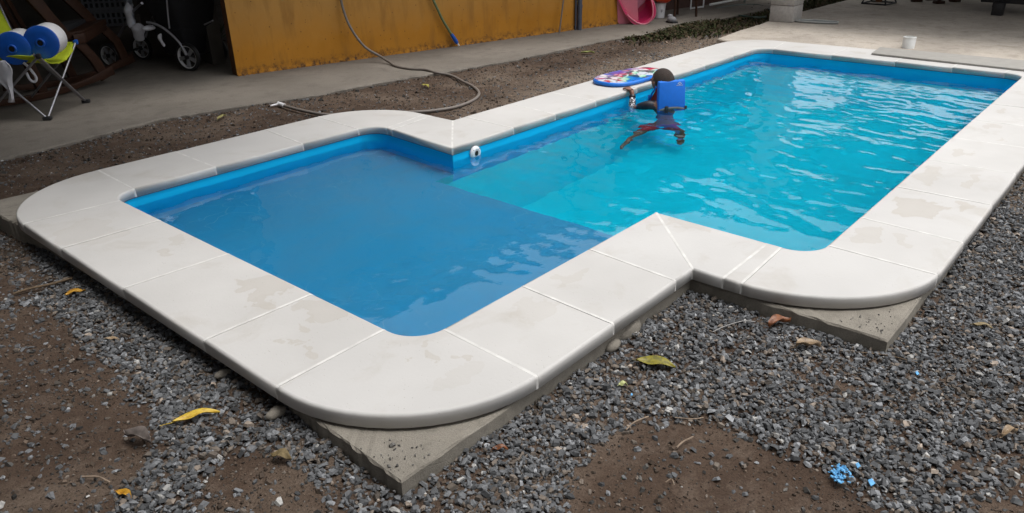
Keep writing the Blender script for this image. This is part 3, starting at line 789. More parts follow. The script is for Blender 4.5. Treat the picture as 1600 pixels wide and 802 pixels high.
# ------------------------------------------------------------------ patio shelter with block column
shel = thing('patio_shelter', 'open patio shelter on a grey cinder block column beyond the pool', 'shelter')
z = PZ
for k in range(12):
    b = B(); hgt = .215; b.box((10.52+jit(.003), 4.19+jit(.003), z+hgt/2), (.32, .325, hgt-.008), bev=.006)
    b.build('block', M_BLOCK, shel)
    b = B(); b.box((10.52, 4.19, z+hgt), (.306, .311, .010)); b.build('mortar_joint', M_MORTAR, shel, 0); z += hgt
b = B(); b.box((10.52, -2.6, 1.15), (.32, .32, 2.42), bev=.006); b.build('column', M_BLOCK, shel)
b = B(); b.box((14.0, -1.2, 2.60), (7.6, 11.6, .10)); b.build('roof', M_ROOF, shel, 0)
b = B(); b.box((10.28, -1.2, 2.47), (.10, 11.4, .14)); b.build('roof_beam', M_WOOD, shel, 0)
b = B(); b.box((17.6, -1.2, .68), (.15, 11.6, 1.5)); b.build('back_wall', M_DARKWALL, shel, 0)

# ------------------------------------------------------------------ hoses, pole, pipe
h = thing('garden_hose', 'brown grey garden hose looping from the ochre wall down behind the pool coping', 'garden hose')
wallp = [(5.30, 6.92, 1.25), (5.22, 6.90, .95), (5.16, 6.89, .72), (5.15, 6.882, .563), (5.151, 6.851, .434), (5.161, 6.808, .317), (5.192, 6.739, .186), (5.242, 6.657, .072), (5.32, 6.55, -.01), (5.30, 6.35, -.06), (5.24, 6.18, WZ+.012), (5.23, 5.96, WZ+.012), (5.285, 5.79, WZ+.014), (5.275, 5.62, -.08),
         (5.32, 5.45, -.098), (5.19, 5.15, -.102), (5.09, 4.92, -.105), (4.92, 4.69, -.108), (4.70, 4.555, -.108), (4.453, 4.505, -.108), (4.293, 4.535, -.108), (4.151, 4.615, -.108), (3.98, 4.78, -.108), (3.75, 5.0, -.108), (3.60, 5.18, -.106), (3.552, 5.469, -.100), (3.549, 5.76, -.094)]
b = B(); b.tube(spline(wallp, 8), .0135, 10); hh = b.build('tube', M_GREY, h)
b = B(); b.tube([(3.549, 5.70, -.094), (3.549, 5.79, -.090)], .019, 12); b.tube([(3.549, 5.775, -.089), (3.475, 5.80, -.096)], [.010, .007], 10); b.build('end_coupling', M_WHITE, h)
h = thing('garden_hose', 'faded green hose hanging on the ochre wall with a blue end fitting', 'garden hose')
gp = [(6.02, 6.70, 1.5), (6.12, 6.68, .95), (6.20, 6.655, .65), (6.261, 6.638, .474), (6.304, 6.628, .378), (6.371, 6.613, .237), (6.458, 6.595, .097), (6.482, 6.589, .058)]
b = B(); b.tube(spline(gp, 8), .015, 10); b.build('tube', M_GREEN, h)
b = B(); b.tube([(6.474, 6.591, .072), (6.49, 6.587, .046), (6.535, 6.577, -.022), (6.548, 6.575, -.044)], [.018, .022, .024, .019], 14); b.build('blue_fitting', M_BLUEPL, h)
b = B(); b.tube([(6.546, 6.575, -.042), (6.572, 6.569, -.074)], .012, 12); b.build('white_tip', M_WHITE, h)
b = B(); b.tube([(8.055, 6.19, WZ), (8.14, 6.19, .33), (8.40, 6.16, 1.6)], .009, 8); tag(b.build('pole', M_GREY), 'thin grey pole leaning against the ochre wall left of the pipe', 'pole')
dp = thing('drain_pipe', 'dark blue grey drain pipe standing upright on the ochre wall', 'drain pipe')
b = B(); b.tube([(8.452, 6.155, WZ), (8.452, 6.155, 2.6)], .032, 14); b.build('pipe', M_PIPE, dp)
b = B(); b.tube([(8.452, 6.155, .20), (8.452, 6.155, .235)], .037, 14); b.build('clamp', M_PIPE, dp)
b = B(); b.tube([(8.41, 6.19, WZ), (8.41, 6.19, 2.6)], .012, 8); b.build('thin_conduit', M_PIPE, dp)
# dark green hose in a loop on the soil beyond the walkway's end
lp = [(12.6, 5.75, -.07), (12.3, 5.66, -.105), (11.7, 5.68, -.105), (11.343, 5.60, -.105), (11.15, 5.42, -.10), (10.98, 5.05, -.10), (10.92, 4.80, -.10), (11.10, 4.69, -.10), (11.6, 4.85, -.10), (12.1, 5.15, -.10), (12.25, 5.40, -.09), (12.0, 5.62, -.085), (11.5, 5.72, -.09)]
b = B(); b.tube(spline(lp, 10), .016, 8); tag(b.build('garden_hose', M_DKGREEN), 'dark green hose lying in a loop on the soil left of the block column', 'garden hose')
b = B(); b.tube([(11.45, 5.80, -.03), (12.2, 5.72, -.02), (13.4, 5.60, -.03)], .018, 8); tag(b.build('water_pipe', M_PVC), 'pale thin pipe running low along the maroon wall', 'pipe')

# ------------------------------------------------------------------ things by the end of the ochre wall
tub = thing('baby_bathtub', 'pink plastic baby bathtub tipped on end against the ochre wall', 'baby bathtub')
# rim outline in its own plane: u across, w along the length; the tub leans back
def tubpt(u, w, d):                          # d = depth behind the rim
    U = Vector((.62, -.78, 0)); Wv = Vector((-.34, .42, .84)).normalized(); U = (U-Wv*U.dot(Wv)).normalized(); Nn = U.cross(Wv).normalized()
    return Vector((9.39, 5.66, WZ+.012))+U*u+Wv*w - Nn*d*SIDE
SIDE = 1
def rim(sc, dep, bulge=0, tilt=0):
    P = []
    for k in range(40):
        a = 2*math.pi*k/40; u = math.cos(a); w = math.sin(a)
        u = math.copysign(abs(u)**.7, u); w = math.copysign(abs(w)**.75, w)
        P.append(tubpt(.20*sc*u*(1-.12*w), .40+.39*sc*w, dep))
    return P
bm_parts = [rim(1.0, -.006), rim(1.02, .0), rim(1.0, .018), rim(.93, .020), rim(.90, .10), rim(.80, .20), rim(.66, .24)]
V = [v for rr in bm_parts for v in rr]; F = []
for k in range(len(bm_parts)-1):
    for i in range(40): j = (i+1) % 40; F.append((k*40+i, k*40+j, (k+1)*40+j, (k+1)*40+i))
F.append(tuple(range(6*40, 7*40)))
mesh('shell', V, F, M_PINK, tub, 50)
inn = [rim(1.0, -.006), rim(.90, -.002), rim(.87, .05), rim(.78, .15), rim(.60, .20)]
V = [v for rr in inn for v in rr]; F = []
for k in range(4):
    for i in range(40): j = (i+1) % 40; F.append((k*40+i, (k+1)*40+i, (k+1)*40+j, k*40+j))
F.append(tuple(range(4*40, 5*40)))
mesh('basin', V, F, M_PINK2, tub, 50)
# moulded seat rest inside
sr = [tubpt(u, w, d) for (u, w, d) in ((-.10, .22, .10), (.12, .26, .09), (.14, .72, .10), (-.11, .74, .12))]
b = B(); b.prism(sr, tubpt(0, 0, .05)-tubpt(0, 0, 0), bev=.02); b.build('bath_seat', M_PINK3, tub)
b = B(); b.tube([tubpt(.20*math.cos(a)*1.0, .40+.39*math.sin(a), -.004) for a in [R(200+10*k) for k in range(15)]], .011, 8); b.build('rolled_rim', M_PINK, tub)
b = B(); b.prism([(9.20, 6.04, WZ), (9.36, 5.86, WZ), (9.27, 5.86, .40), (9.11, 6.02, .40)], (.03, -.04, 0)); tag(b.build('plastic_board', M_PINK), 'flat dusky pink panel standing behind the pink baby bathtub', 'panel')

bk = thing('bucket', 'white plastic bucket with faded print beside the pink bathtub', 'bucket', (10.09, 5.90, WZ))
b = B(bk.location); b.lathe((10.09, 5.90, WZ), (0, 0, 1), [(0, 0), (.068, 0), (.078, .19), (.083, .19), (.083, .205), (.076, .205), (.066, .01), (0, .01)], 24); b.build('pail', M_WHITE, bk)
b = B(bk.location); b.tube([Vector((10.09, 5.90, WZ))+Vector((.085*math.cos(a)*.7, .085*math.cos(a)*-.7, .19-.09*math.sin(a))) for a in [math.pi*k/12 for k in range(13)]], .003, 6); b.build('handle', M_STEEL, bk)
b = B(bk.location); b.box((10.045, 5.845, .02), (.004, .055, .035), Matrix.Rotation(R(-48), 3, 'Z')); b.build('print_patch', M_PIPE, bk, 0)
b = B(); b.lathe((10.08, 5.86, .128), (0, 0, 1), [(0, 0), (.07, 0), (.11, .022), (.125, .035), (.115, .037), (.06, .012), (0, .010)], 28); tag(b.build('orange_basin', M_RED), 'small orange red basin sitting on the white bucket', 'basin')
sh = thing('shoe', 'pale grey shoe lying on the walkway beside the bucket', 'shoe', (9.70, 5.50, WZ))
b = B(sh.location); b.ball((9.69, 5.47, WZ+.045), .055, 3, (1.0, 1.25, .8)); b.ball((9.74, 5.53, WZ+.075), .04, 3, (1, 1, .9)); b.build('upper', simple('grey_canvas', (.22, .22, .23), .9, .2, 40, .3), sh)
b = B(sh.location); b.prism([(9.63, 5.42, WZ), (9.71, 5.38, WZ), (9.80, 5.52, WZ), (9.76, 5.58, WZ), (9.68, 5.56, WZ)], (0, 0, .022), .005); b.build('sole', M_BLACK, sh)
bs = thing('stool', 'dark stool with slim legs in the recess behind the bucket', 'stool', (10.35, 5.75, WZ))
for (x, y) in ((10.06, 5.64), (10.45, 5.50), (10.52, 5.85), (10.20, 5.95)):
    b = B(bs.location); b.tube([(x, y, WZ), (x*.9+1.03, y*.9+.575, .42)], .018, 8); b.build('leg', M_WOOD, bs)
b = B(bs.location); b.box((10.31, 5.74, .44), (.42, .40, .04), bev=.01); b.build('seat', M_WOOD, bs)
fr = thing('metal_frame', 'white square tube frame standing against the maroon wall', 'frame', (11.2, 5.95, WZ))
b = B(fr.location)
b.tube([(11.135, 5.967, -.066), (11.42, 5.90, -.066)], .012, 8); b.build('bottom_rail', M_WHITE, fr)
for (x, y) in ((11.135, 5.967), (11.42, 5.90)):
    b = B(fr.location); b.tube([(x, y, -.078), (x, y, .7)], .012, 8); b.build('upright', M_WHITE, fr)
b = B(fr.location); b.tube([(11.135, 5.967, .69), (11.42, 5.90, .69)], .012, 8); b.build('top_rail', M_WHITE, fr)

# ------------------------------------------------------------------ things on the patio
tr = thing('oval_tray', 'flat oval grey metal tray lying by the foot of the block column', 'tray', (10.55, 3.80, PZ))
def oval(cx, cy, a, bb, rz, n=32, p=.62):
    o = []
    for k in range(n):
        t = 2*math.pi*k/n; u = math.copysign(abs(math.cos(t))**p, math.cos(t))*a; w_ = math.sin(t)*bb
        o.append((cx+u*math.cos(rz)-w_*math.sin(rz), cy+u*math.sin(rz)+w_*math.cos(rz)))
    return o
b = B(tr.location); b.prism([(x, y, PZ+.002) for x, y in oval(10.55, 3.78, .28, .11, R(99))], (0, 0, .012)); b.build('plate', simple('dull_zinc', (.17, .18, .17), .45, .2, 15, .1), tr)
b = B(tr.location); oo = oval(10.55, 3.78, .28, .11, R(99)); b.tube([(x, y, PZ+.020) for x, y in oo+oo[:1]], .009, 6, cap=False); b.build('rim', simple('worn_zinc', (.30, .31, .30), .4, .2, 15, .1), tr)
pv = thing('standpipe', 'short white plastic pipe stub standing up behind the grey board', 'pipe', (9.17, 2.25, PZ))
b = B(pv.location); b.lathe((9.17, 2.25, PZ), (0, 0, 1), [(.064, -.02), (.064, .115), (.062, .118), (.055, .118), (.054, -.01)], 32); b.build('tube', M_PVC, pv)
b = B(pv.location); b.lathe((9.17, 2.25, PZ), (0, 0, 1), [(.064, .104), (.0665, .106), (.0665, .117), (.062, .119)], 32); b.build('collar', M_PVC, pv)
b = B(); b.prism([(8.17, 2.33, .0035), (8.57, 2.37, .0035), (8.54, .85, .0035), (8.06, .93, .0035)], (0, 0, .016), .002); tag(b.build('fibre_board', M_BOARD), 'long grey board laid flat on the far coping at the right', 'board')
st = thing('iron_stand', 'black iron stand with splayed feet on the shaded patio', 'stand', (13.12, 3.75, PZ))
pts4 = [(12.95, 3.97), (12.90, 3.60), (13.30, 3.56), (13.33, 3.95)]
for p in pts4:
    b = B(st.location); b.tube([(p[0], p[1], PZ+.01), (13.12+(p[0]-13.12)*.35, 3.77+(p[1]-3.77)*.35, .30), (13.12+(p[0]-13.12)*.3, 3.77+(p[1]-3.77)*.3, .75)], .013, 8); b.build('leg', M_BLACK, st)
b = B(st.location)
for i in range(4): p, q_ = pts4[i], pts4[(i+1) % 4]; b.tube([(p[0], p[1], PZ+.012), (q_[0], q_[1], PZ+.012)], .012, 6)
b.build('base_frame', M_BLACK, st)
b = B(st.location); b.lathe((13.12, 3.77, PZ), (0, 0, 1), [(0, .03), (.05, .03), (.045, .25), (.10, .75), (0, .76)], 16); b.build('centre_pot', M_REVEAL, st)
stl = thing('stool', 'dark wooden stool whose foot shows at the top of the patio', 'stool', (13.75, 3.1, PZ))
for (x, y) in ((13.58, 3.02), (13.95, 2.88), (14.0, 3.25), (13.66, 3.36)):
    b = B(stl.location); b.box((x, y, PZ+.022), (.15, .10, .044), Matrix.Rotation(R(-45), 3, 'Z'), .008); b.box((x, y, .22), (.06, .06, .46)); b.build('leg', M_WOOD, stl)
b = B(stl.location); b.box((13.8, 3.12, .47), (.55, .5, .05), bev=.01); b.build('seat', M_REVEAL, stl)
tb = thing('patio_table', 'black heavy table with square legs in the dark of the patio', 'table', (12.9, 1.9, PZ))
b = B(tb.location); b.box((13.05, 1.92, .26), (.9, .62, .34), Matrix.Rotation(R(-8), 3, 'Z'), .01); b.build('body', M_BLACK, tb)
for (x, y) in ((12.53, 2.03), (12.62, 1.45), (13.5, 1.6), (13.5, 2.2)):
    b = B(tb.location); b.box((x, y, .02), (.10, .13, .16), Matrix.Rotation(R(-8), 3, 'Z'), .004); b.build('leg', M_BLACK, tb)
b = B(tb.location); b.box((13.05, 1.9, .46), (1.1, .85, .05), Matrix.Rotation(R(-8), 3, 'Z'), .01); b.build('tabletop', M_BLACK, tb)
ba = thing('ball', 'dark blue ball on the patio at the right edge', 'ball', (10.62, 1.36, PZ))
b = B(ba.location); b.ball((10.64, 1.35, PZ+.066), .066, 3); b.build('shell', simple('navy_ball', (.012, .04, .13), .3, .1, 8, .02), ba)
b = B(ba.location); b.tube([(10.64+.0665*math.cos(a)*.8, 1.35+.0665*math.cos(a)*.6, PZ+.066+.0665*math.sin(a)) for a in [2*math.pi*k/24 for k in range(25)]], .002, 5); b.build('seam', M_BLACK, ba)

# ------------------------------------------------------------------ camp chair with two containers
P1, P2, P3, P4 = Vector((2.062, 6.828, WZ)), Vector((2.52, 7.22, WZ)), Vector((2.21, 7.69, WZ)), Vector((1.75, 7.30, WZ))
T1, T2, T3, T4 = Vector((2.107, 6.777, .425)), Vector((2.549, 7.188, .44)), Vector((2.24, 7.655, .43)), Vector((1.80, 7.26, .42))
cc = thing('camping_chair', 'folding lime green camping chair with crossed steel legs', 'camping chair', tuple(P1))
o_ = cc.location
for (a, c, off) in ((P1, T2, 0), (P2, T1, .0), (P2, T1, .035), (P2, T3, 0), (P3, T2, 0), (P3, T4, 0), (P4, T3, 0), (P4, T1, 0), (P1, T4, 0)):
    lift = Vector((0, 0, .012)); side = Vector((-.5, .4, .3)).normalized()*off
    b = B(o_); b.tube([a+lift+side*.3, c+side], .0095, 10); b.build('leg', M_STEEL, cc)
for p in (P1, P2, P3, P4):
    b = B(o_); b.box(p+Vector((0, 0, .016)), (.065, .05, .032), Matrix.Rotation(R(-40), 3, 'Z'), .009); b.build('foot_cap', M_BLACK, cc)
for p in (T1, T2):
    b = B(o_); b.box(p, (.035, .035, .04), Matrix.Rotation(R(-40), 3, 'Z'), .008); b.build('corner_joint', M_BLACK if p is T1 else M_BLUEPL, cc)
nn = 14; V = []; F = []
for i in range(nn+1):
    for j in range(nn+1):
        u, v_ = i/nn, j/nn; p = (T1*(1-u)+T2*u)*(1-v_)+(T4*(1-u)+T3*u)*v_
        sag = .118*math.sin(math.pi*u)**.7*(1-.35*v_)
        fr_ = .03*(1-v_)*(math.sin(math.pi*u))
        V.append(tuple(p-Vector((0, 0, sag-fr_*.2+.003*math.sin(i*2.3+j)))))
for i in range(nn):
    for j in range(nn): a = i*(nn+1)+j; F.append((a, a+1, a+nn+2, a+nn+1))
so_ = mesh('seat', [tuple(Vector(v)-o_) for v in V], F, M_LIME, cc, 60)
md = so_.modifiers.new('thick', 'SOLIDIFY'); md.thickness = .008
B3, B4 = T3+Vector((.03, -.03, .0)), T4
V = []; F = []
for i in range(nn+1):
    for j in range(nn+1):
        u, v_ = i/nn, j/nn
        p = (T4*(1-u)+Vector((2.235, 7.64, .47))*u)*(1-v_)+(T4*(1-u)+Vector((2.19, 7.76, .40))*u+Vector((0, .05, .62)))*v_
        bow = .05*math.sin(math.pi*u)*math.sin(math.pi*v_)
        p = p+Vector((.3, .8, 0)).normalized()*bow+Vector((-.02*math.sin(math.pi*v_), 0, 0)) + Vector((.004*math.sin(7*u+3*v_), .006*math.sin(11*u), 0)); V.append(tuple(p-o_))
for i in range(nn):
    for j in range(nn): a = i*(nn+1)+j; F.append((a, a+1, a+nn+2, a+nn+1))
bo = mesh('backrest', V, F, M_LIME, cc, 60); md = bo.modifiers.new('thick', 'SOLIDIFY'); md.thickness = .008
for t, p in ((T3, Vector((2.19, 7.80, 1.05))), (T4, Vector((1.76, 7.34, 1.05)))):
    b = B(o_); b.tube([t, p], .0095, 8); b.build('back_post', M_STEEL, cc)
for (c, lab) in (((2.005, 6.985, .478), 'left blue capped white container lying on the lime chair seat, cut by the photo edge'), ((2.180, 6.868, .512), 'right blue capped white container lying on the lime chair seat')):
    t = thing('container', lab, 'container', (c[0], c[1], c[2]-.13))
    ax = Vector((math.cos(R(52)), math.sin(R(52)), .02)); c = Vector(c)
    b = B(t.location); b.lathe(c, ax, [(0, .004), (.119, .004), (.124, .02), (.124, .22), (.115, .24), (0, .245)], 36); b.build('body', M_WHITE, t)
    b = B(t.location); b.lathe(c-ax*.010, ax, [(.022, -.012), (.030, -.014), (.034, -.010), (.034, .000), (.075, .004), (.115, .006), (.128, .012), (.130, .024), (.128, .034), (.122, .036), (.119, .02), (.022, .012)], 36); cap = b.build('cap', M_BLUEPL, t)
    b = B(t.location); b.lathe(c-ax*.014, ax, [(0, 0), (.0225, 0), (.0225, .004), (0, .004)], 20); b.build('spout_hole', M_DARK, cap)
cl = []
nn2 = 10; V = []; F = []
for i in range(nn2+1):
    for j in range(6):
        z_ = .40-i/nn2*.33; w_ = (.045+.035*math.sin(i*.6))*(j/5-.5)*2; base = Vector((1.90, 7.0, z_))+Vector((.66, -.75, 0))*(w_+.012*math.sin(i*1.1)); V.append(tuple(base+Vector((.01*math.sin(j*2+i*.7), .012*math.sin(j*1.7), 0))))
for i in range(nn2):
    for j in range(5): a = i*6+j; F.append((a, a+1, a+7, a+6))
o = mesh('plastic_bag', V, F, M_CLOTH, None, 60); md = o.modifiers.new('thick', 'SOLIDIFY'); md.thickness = .006; tag(o, 'white plastic bag with looped handle hanging under the lime chair seat', 'bag')
b = B(); b.tube(spline([(2.035, 6.93, .37), (2.06, 6.92, .33), (2.085, 6.90, .25), (2.07, 6.91, .215), (2.045, 6.925, .235), (2.035, 6.93, .29)], 6), [.010]*31, 8); b.build('bag_handle', M_CLOTH, o)

# ------------------------------------------------------------------ rocking chair
rk = thing('rocking_chair', 'dark brown wooden rocking chair behind the lime camping chair', 'rocking chair', (2.5, 7.9, WZ))
o_ = rk.location
def board(pts, wid, thick, nrm, name, mat=M_WOOD, parent=rk):
    """flat board following pts, `wid` in its plane, `thick` along nrm"""
    pts = [Vector(p) for p in pts]; nrm = Vector(nrm).normalized(); A, C_ = [], []
    for i, p in enumerate(pts):
        t = (pts[min(i+1, len(pts)-1)]-pts[max(i-1, 0)]).normalized(); s = t.cross(nrm).normalized()
        w_ = wid[i] if isinstance(wid, (list, tuple)) else wid
        A.append(p+s*w_/2); C_.append(p-s*w_/2)
    b = B(o_); poly = A+C_[::-1]; b.prism([q+nrm*(-thick/2) for q in poly], nrm*thick, .004); return b.build(name, mat, parent)
RD = Vector((.955, .295, 0)).normalized(); RN = Vector((-.295, .955, 0)).normalized()
for k, (tip, ln) in enumerate(((Vector((3.08, 7.93, 0)), 1.45), (Vector((3.53, 8.47, 0)), 1.45))):
    pts = []; wd = []
    for i in range(17):
        s = i/16; p = tip-RD*(ln*(1-s)); xx = (1-s)*ln-.80; pts.append((p.x, p.y, WZ+.036+.075*xx*xx/.55)); wd.append(.055+.035*max(0, (s-.78)/.22))
    board(pts, wd, .04, RN, 'rocker')
board([(2.985, 7.905, -.03), (2.95, 7.90, .10), (2.90, 7.88, .20), (2.83, 7.84, .30), (2.76, 7.81, .385)], [.10, .095, .09, .09, .10], .035, RN, 'front_leg')
board([(3.43, 8.44, -.02), (3.42, 8.44, .10), (3.38, 8.43, .24), (3.30, 8.41, .34), (3.22, 8.38, .42)], [.10, .095, .09, .09, .10], .035, RN, 'front_leg')
board([(2.36, 7.74, -.03), (2.32, 7.73, .18), (2.26, 7.70, .38)], .085, .035, RN, 'rear_leg')
board([(2.82, 8.26, -.03), (2.78, 8.25, .18), (2.72, 8.23, .38)], .085, .035, RN, 'rear_leg')
board([(2.68, 7.75, .40), (2.62, 7.73, .52), (2.55, 7.71, .64), (2.46, 7.68, .80)], [.11, .10, .10, .12], .035, RN, 'arm_support')
board([(3.16, 8.34, .44), (3.10, 8.32, .54), (3.0, 8.28, .66), (2.9, 8.25, .80)], [.11, .10, .10, .12], .035, RN, 'arm_support')
b = B(o_); b.prism([(2.02, 7.62, .37), (2.88, 7.86, .39), (3.32, 8.40, .41), (2.46, 8.16, .39)], (0, 0, .06), .008); b.build('seat', M_WOOD, rk)
b = B(o_); b.prism([(2.75, 7.78, .34), (2.86, 7.80, .34), (3.30, 8.38, .36), (3.20, 8.38, .36)], (0, 0, .09), .008); b.build('front_rail', M_WOOD, rk)
for k in range(6):
    f = k/5; p = Vector((2.06, 7.66, .42))*(1-f)+Vector((2.50, 8.16, .42))*f
    board([p, p+Vector((-.10, -.03, .35)), p+Vector((-.25, -.07, .75))], .07, .018, Vector((.66, .75, 0)).cross(Vector((-.25, -.07, .75))), 'back_slat')
board([(1.82, 7.58, 1.1), (2.28, 8.12, 1.1)], .16, .03, (.75, -.66, .2), 'head_rail')
board([(2.70, 7.70, .82), (2.35, 7.60, .83), (1.95, 7.56, .84)], .09, .03, (0, 0, 1), 'armrest')
board([(3.05, 8.22, .82), (2.75, 8.15, .83), (2.4, 8.1, .84)], .09, .03, (0, 0, 1), 'armrest')
b = B(); b.prism([(2.15, 7.72, .435), (2.75, 7.88, .435), (3.10, 8.32, .435), (2.50, 8.12, .435)], (0, 0, .07), .02); tag(b.build('cushion', M_FABBLK), 'dark cushion lying on the seat of the rocking chair', 'cushion')

# ------------------------------------------------------------------ stroller
sv = thing('stroller', 'black baby stroller with silver tube frame parked in the porch', 'stroller', (3.85, 8.35, WZ))
o_ = sv.location; LX = Vector((.39, -.92, 0)).normalized(); WX = Vector((.92, .39, 0))
wh = [(3.84, 7.86, .145), (3.42, 8.78, .130), (3.86, 8.96, .135), (4.27, 8.06, .14)]
for (x, y, rr) in wh:
    c = Vector((x, y, WZ+rr)); b = B(o_); axv = WX
    b.lathe(c-axv*.022, axv, [(rr-.028, 0), (rr-.006, .002), (rr, .012), (rr, .032), (rr-.006, .042), (rr-.028, .044), (rr-.028, 0)], 28); tyre = b.build('wheel', M_BLACK, sv)
    b = B(o_); b.lathe(c-axv*.018, axv, [(rr-.036, 0), (rr-.026, 0), (rr-.026, .036), (rr-.036, .036), (rr-.036, 0)], 28); b.build('rim', M_WHITE, tyre)
    b = B(o_)
    u = axv.orthogonal().normalized(); v_ = axv.cross(u)
    for k in range(5):
        a = 2*math.pi*k/5+.3; dd = u*math.cos(a)+v_*math.sin(a); tt = -u*math.sin(a)+v_*math.cos(a)
        b.prism([c+dd*.02+tt*.012-axv*.012, c+dd*(rr-.03)+tt*.022-axv*.012, c+dd*(rr-.03)-tt*.022-axv*.012, c+dd*.02-tt*.012-axv*.012], axv*.02)
    b.build('spokes', simple('grey_plastic', (.22, .22, .235), .5, .1, 20, .05), tyre, 0)
    b = B(o_); b.lathe(c-axv*.03, axv, [(0, 0), (.022, 0), (.022, .06), (0, .06)], 14); b.build('hub', M_BLACK, tyre)
for pts, rr, mt in (([(3.833, 7.867, .06), (3.80, 7.90, .20), (3.73, 7.985, .33), (3.66, 8.06, .40), (3.60, 8.12, .42)], .014, M_STEEL),
                    ([(3.42, 8.80, .05), (3.45, 8.73, .12), (3.54, 8.60, .32), (3.60, 8.40, .50), (3.60, 8.13, .607)], .013, M_STEEL),
                    ([(3.78, 7.95, .64), (3.77, 7.97, .50), (3.76, 7.98, .35)], .010, M_STEEL),
                    ([(3.86, 8.94, .05), (3.95, 8.85, .3), (4.0, 8.5, .6)], .013, M_STEEL), ([(4.27, 8.06, .06), (4.16, 8.15, .33), (4.0, 8.4, .45)], .013, M_STEEL),
                    ([(3.85, 7.86, .05), (4.27, 8.06, .05)], .012, M_BLACK), ([(3.42, 8.78, .05), (3.86, 8.96, .05)], .012, M_BLACK), ([(4.0, 7.7, .38), (4.06, 7.62, .42)], .008, M_STEEL)):
    b = B(o_); b.tube(spline(pts, 5) if len(pts) > 2 else pts, rr, 8); b.build('frame_tube', mt, sv)
def bag(name, low, high, mat, parent, bev=.04):
    b = B(o_); vs = [b.bm.verts.new(Vector(p)-o_) for p in low+high]; n_ = len(low)
    b.bm.faces.new(vs[:n_][::-1]); b.bm.faces.new(vs[n_:])
    for i in range(n_): j = (i+1) % n_; b.bm.faces.new((vs[i], vs[j], vs[n_+j], vs[n_+i]))
    bmesh.ops.bevel(b.bm, geom=list(b.bm.edges), offset=bev, segments=3, affect='EDGES', profile=.5)
    return b.build(name, mat, parent, 60)
bag('seat_fabric', [(3.80, 8.30, .30), (3.92, 8.02, .20), (4.24, 7.98, .22), (4.22, 8.5, .30)], [(3.62, 8.42, .85), (3.78, 7.92, .72), (4.30, 7.86, .74), (4.25, 8.6, .85)], M_FABBLK, sv)
bag('basket', [(3.84, 8.40, .04), (3.92, 8.0, .02), (4.16, 8.1, .02), (4.1, 8.6, .04)], [(3.76, 8.42, .36), (3.88, 7.96, .34), (4.26, 8.02, .34), (4.10, 8.62, .36)], M_FABBLK, sv)
bag('hood', [(3.50, 8.50, .82), (3.80, 8.0, .82), (4.30, 7.95, .82), (4.25, 8.6, .82)], [(3.55, 8.55, 1.15), (3.85, 8.1, 1.2), (4.25, 8.1, 1.2), (4.2, 8.6, 1.15)], M_FABBLK, sv)
# pale cloth bag hung on the frame
bgt = thing('bag', 'pale cloth bag hanging from the stroller frame', 'bag', (3.60, 8.36, .2)); o_b = Vector(bgt.location)
for c_, r_, sc_, nm in (((3.60, 8.36, .30), .075, (.9, .8, 1.25), 'pouch'), ((3.57, 8.42, .47), .055, (.8, .8, 2.4), 'draped_cloth'), ((3.62, 8.15, .36), .04, (1.5, .7, .7), 'knot'), ((3.67, 8.02, .24), .03, (.8, .6, 2.3), 'loose_end')):
    b = B(o_b); b.ball(c_, r_, 3, sc_)
    for v in b.bm.verts: v.co += Vector((.012*math.sin(v.co.z*40+v.co.x*30), .012*math.sin(v.co.z*33), 0))
    b.build(nm, M_CLOTH, bgt, 60)
# plastic crates at the back of the porch
for k, (z_, dx_) in enumerate(((WZ, 0), (WZ+.235, .02), (WZ+.47, -.01))):
    lab = ('bottom pale plastic crate at the back of the porch', 'middle pale plastic crate in the porch stack', 'top pale plastic crate in the porch stack')[k]
    t = thing('crate', lab, 'crate', (5.0+dx_, 12.5, z_), R(-35), 'plastic crates stacked in the porch')
    cm = simple('pale_blue_plastic', (.42, .45, .52), .5, .08, 12, .05)
    b = B()
    for (x, y, sx, sy) in ((0, -.2, .62, .02), (0, .2, .62, .02), (-.3, 0, .02, .40), (.3, 0, .02, .40)):
        b.box((x, y, .02), (sx, sy, .04)); b.box((x, y, .21), (sx, sy, .035)); b.box((x, y, .115), (sx, sy, .025))
    b.box((0, 0, .012), (.6, .4, .02)); b.build('rails', cm, t, 0)
    b = B()
    for i in range(9):
        for y in (-.2, .2): b.box((-.29+.0725*i, y, .115), (.03, .018, .20))
    for i in range(6):
        for x in (-.3, .3): b.box((x, -.18+.072*i, .115), (.018, .03, .20))
    b.build('slats', cm, t, 0)
    b = B(); b.box((0, 0, .10), (.56, .36, .16)); b.build('contents', M_PIPE, t, 0)
# pot plant beside the jamb
pl = thing('potted_plant', 'dark potted plant in the porch beside the brown jamb', 'potted plant', (4.42, 8.30, WZ))
b = B(pl.location); b.lathe((4.42, 8.30, WZ), (0, 0, 1), [(0, 0), (.08, 0), (.11, .17), (.118, .17), (.118, .19), (.10, .19), (.095, .16), (0, .16)], 20); b.build('pot', M_REAR, pl)
b = B(pl.location)
for k in range(70):
    a = random.uniform(0, 6.28); el = random.uniform(.3, 1.4); L = random.uniform(.12, .34); c = Vector((4.42, 8.30, WZ+.18)); d = Vector((math.cos(a)*math.cos(el), math.sin(a)*math.cos(el), math.sin(el)))
    s = d.cross(Vector((0, 0, 1))).normalized()*.014; p = c+d*L*.5; e = c+d*L+Vector((0, 0, -.04))
    vs = [b.bm.verts.new(q-Vector(pl.location)) for q in (c, p-s, e, p+s)]; b.bm.faces.new(vs)
b.build('leaves', M_LEAF, pl, 0)
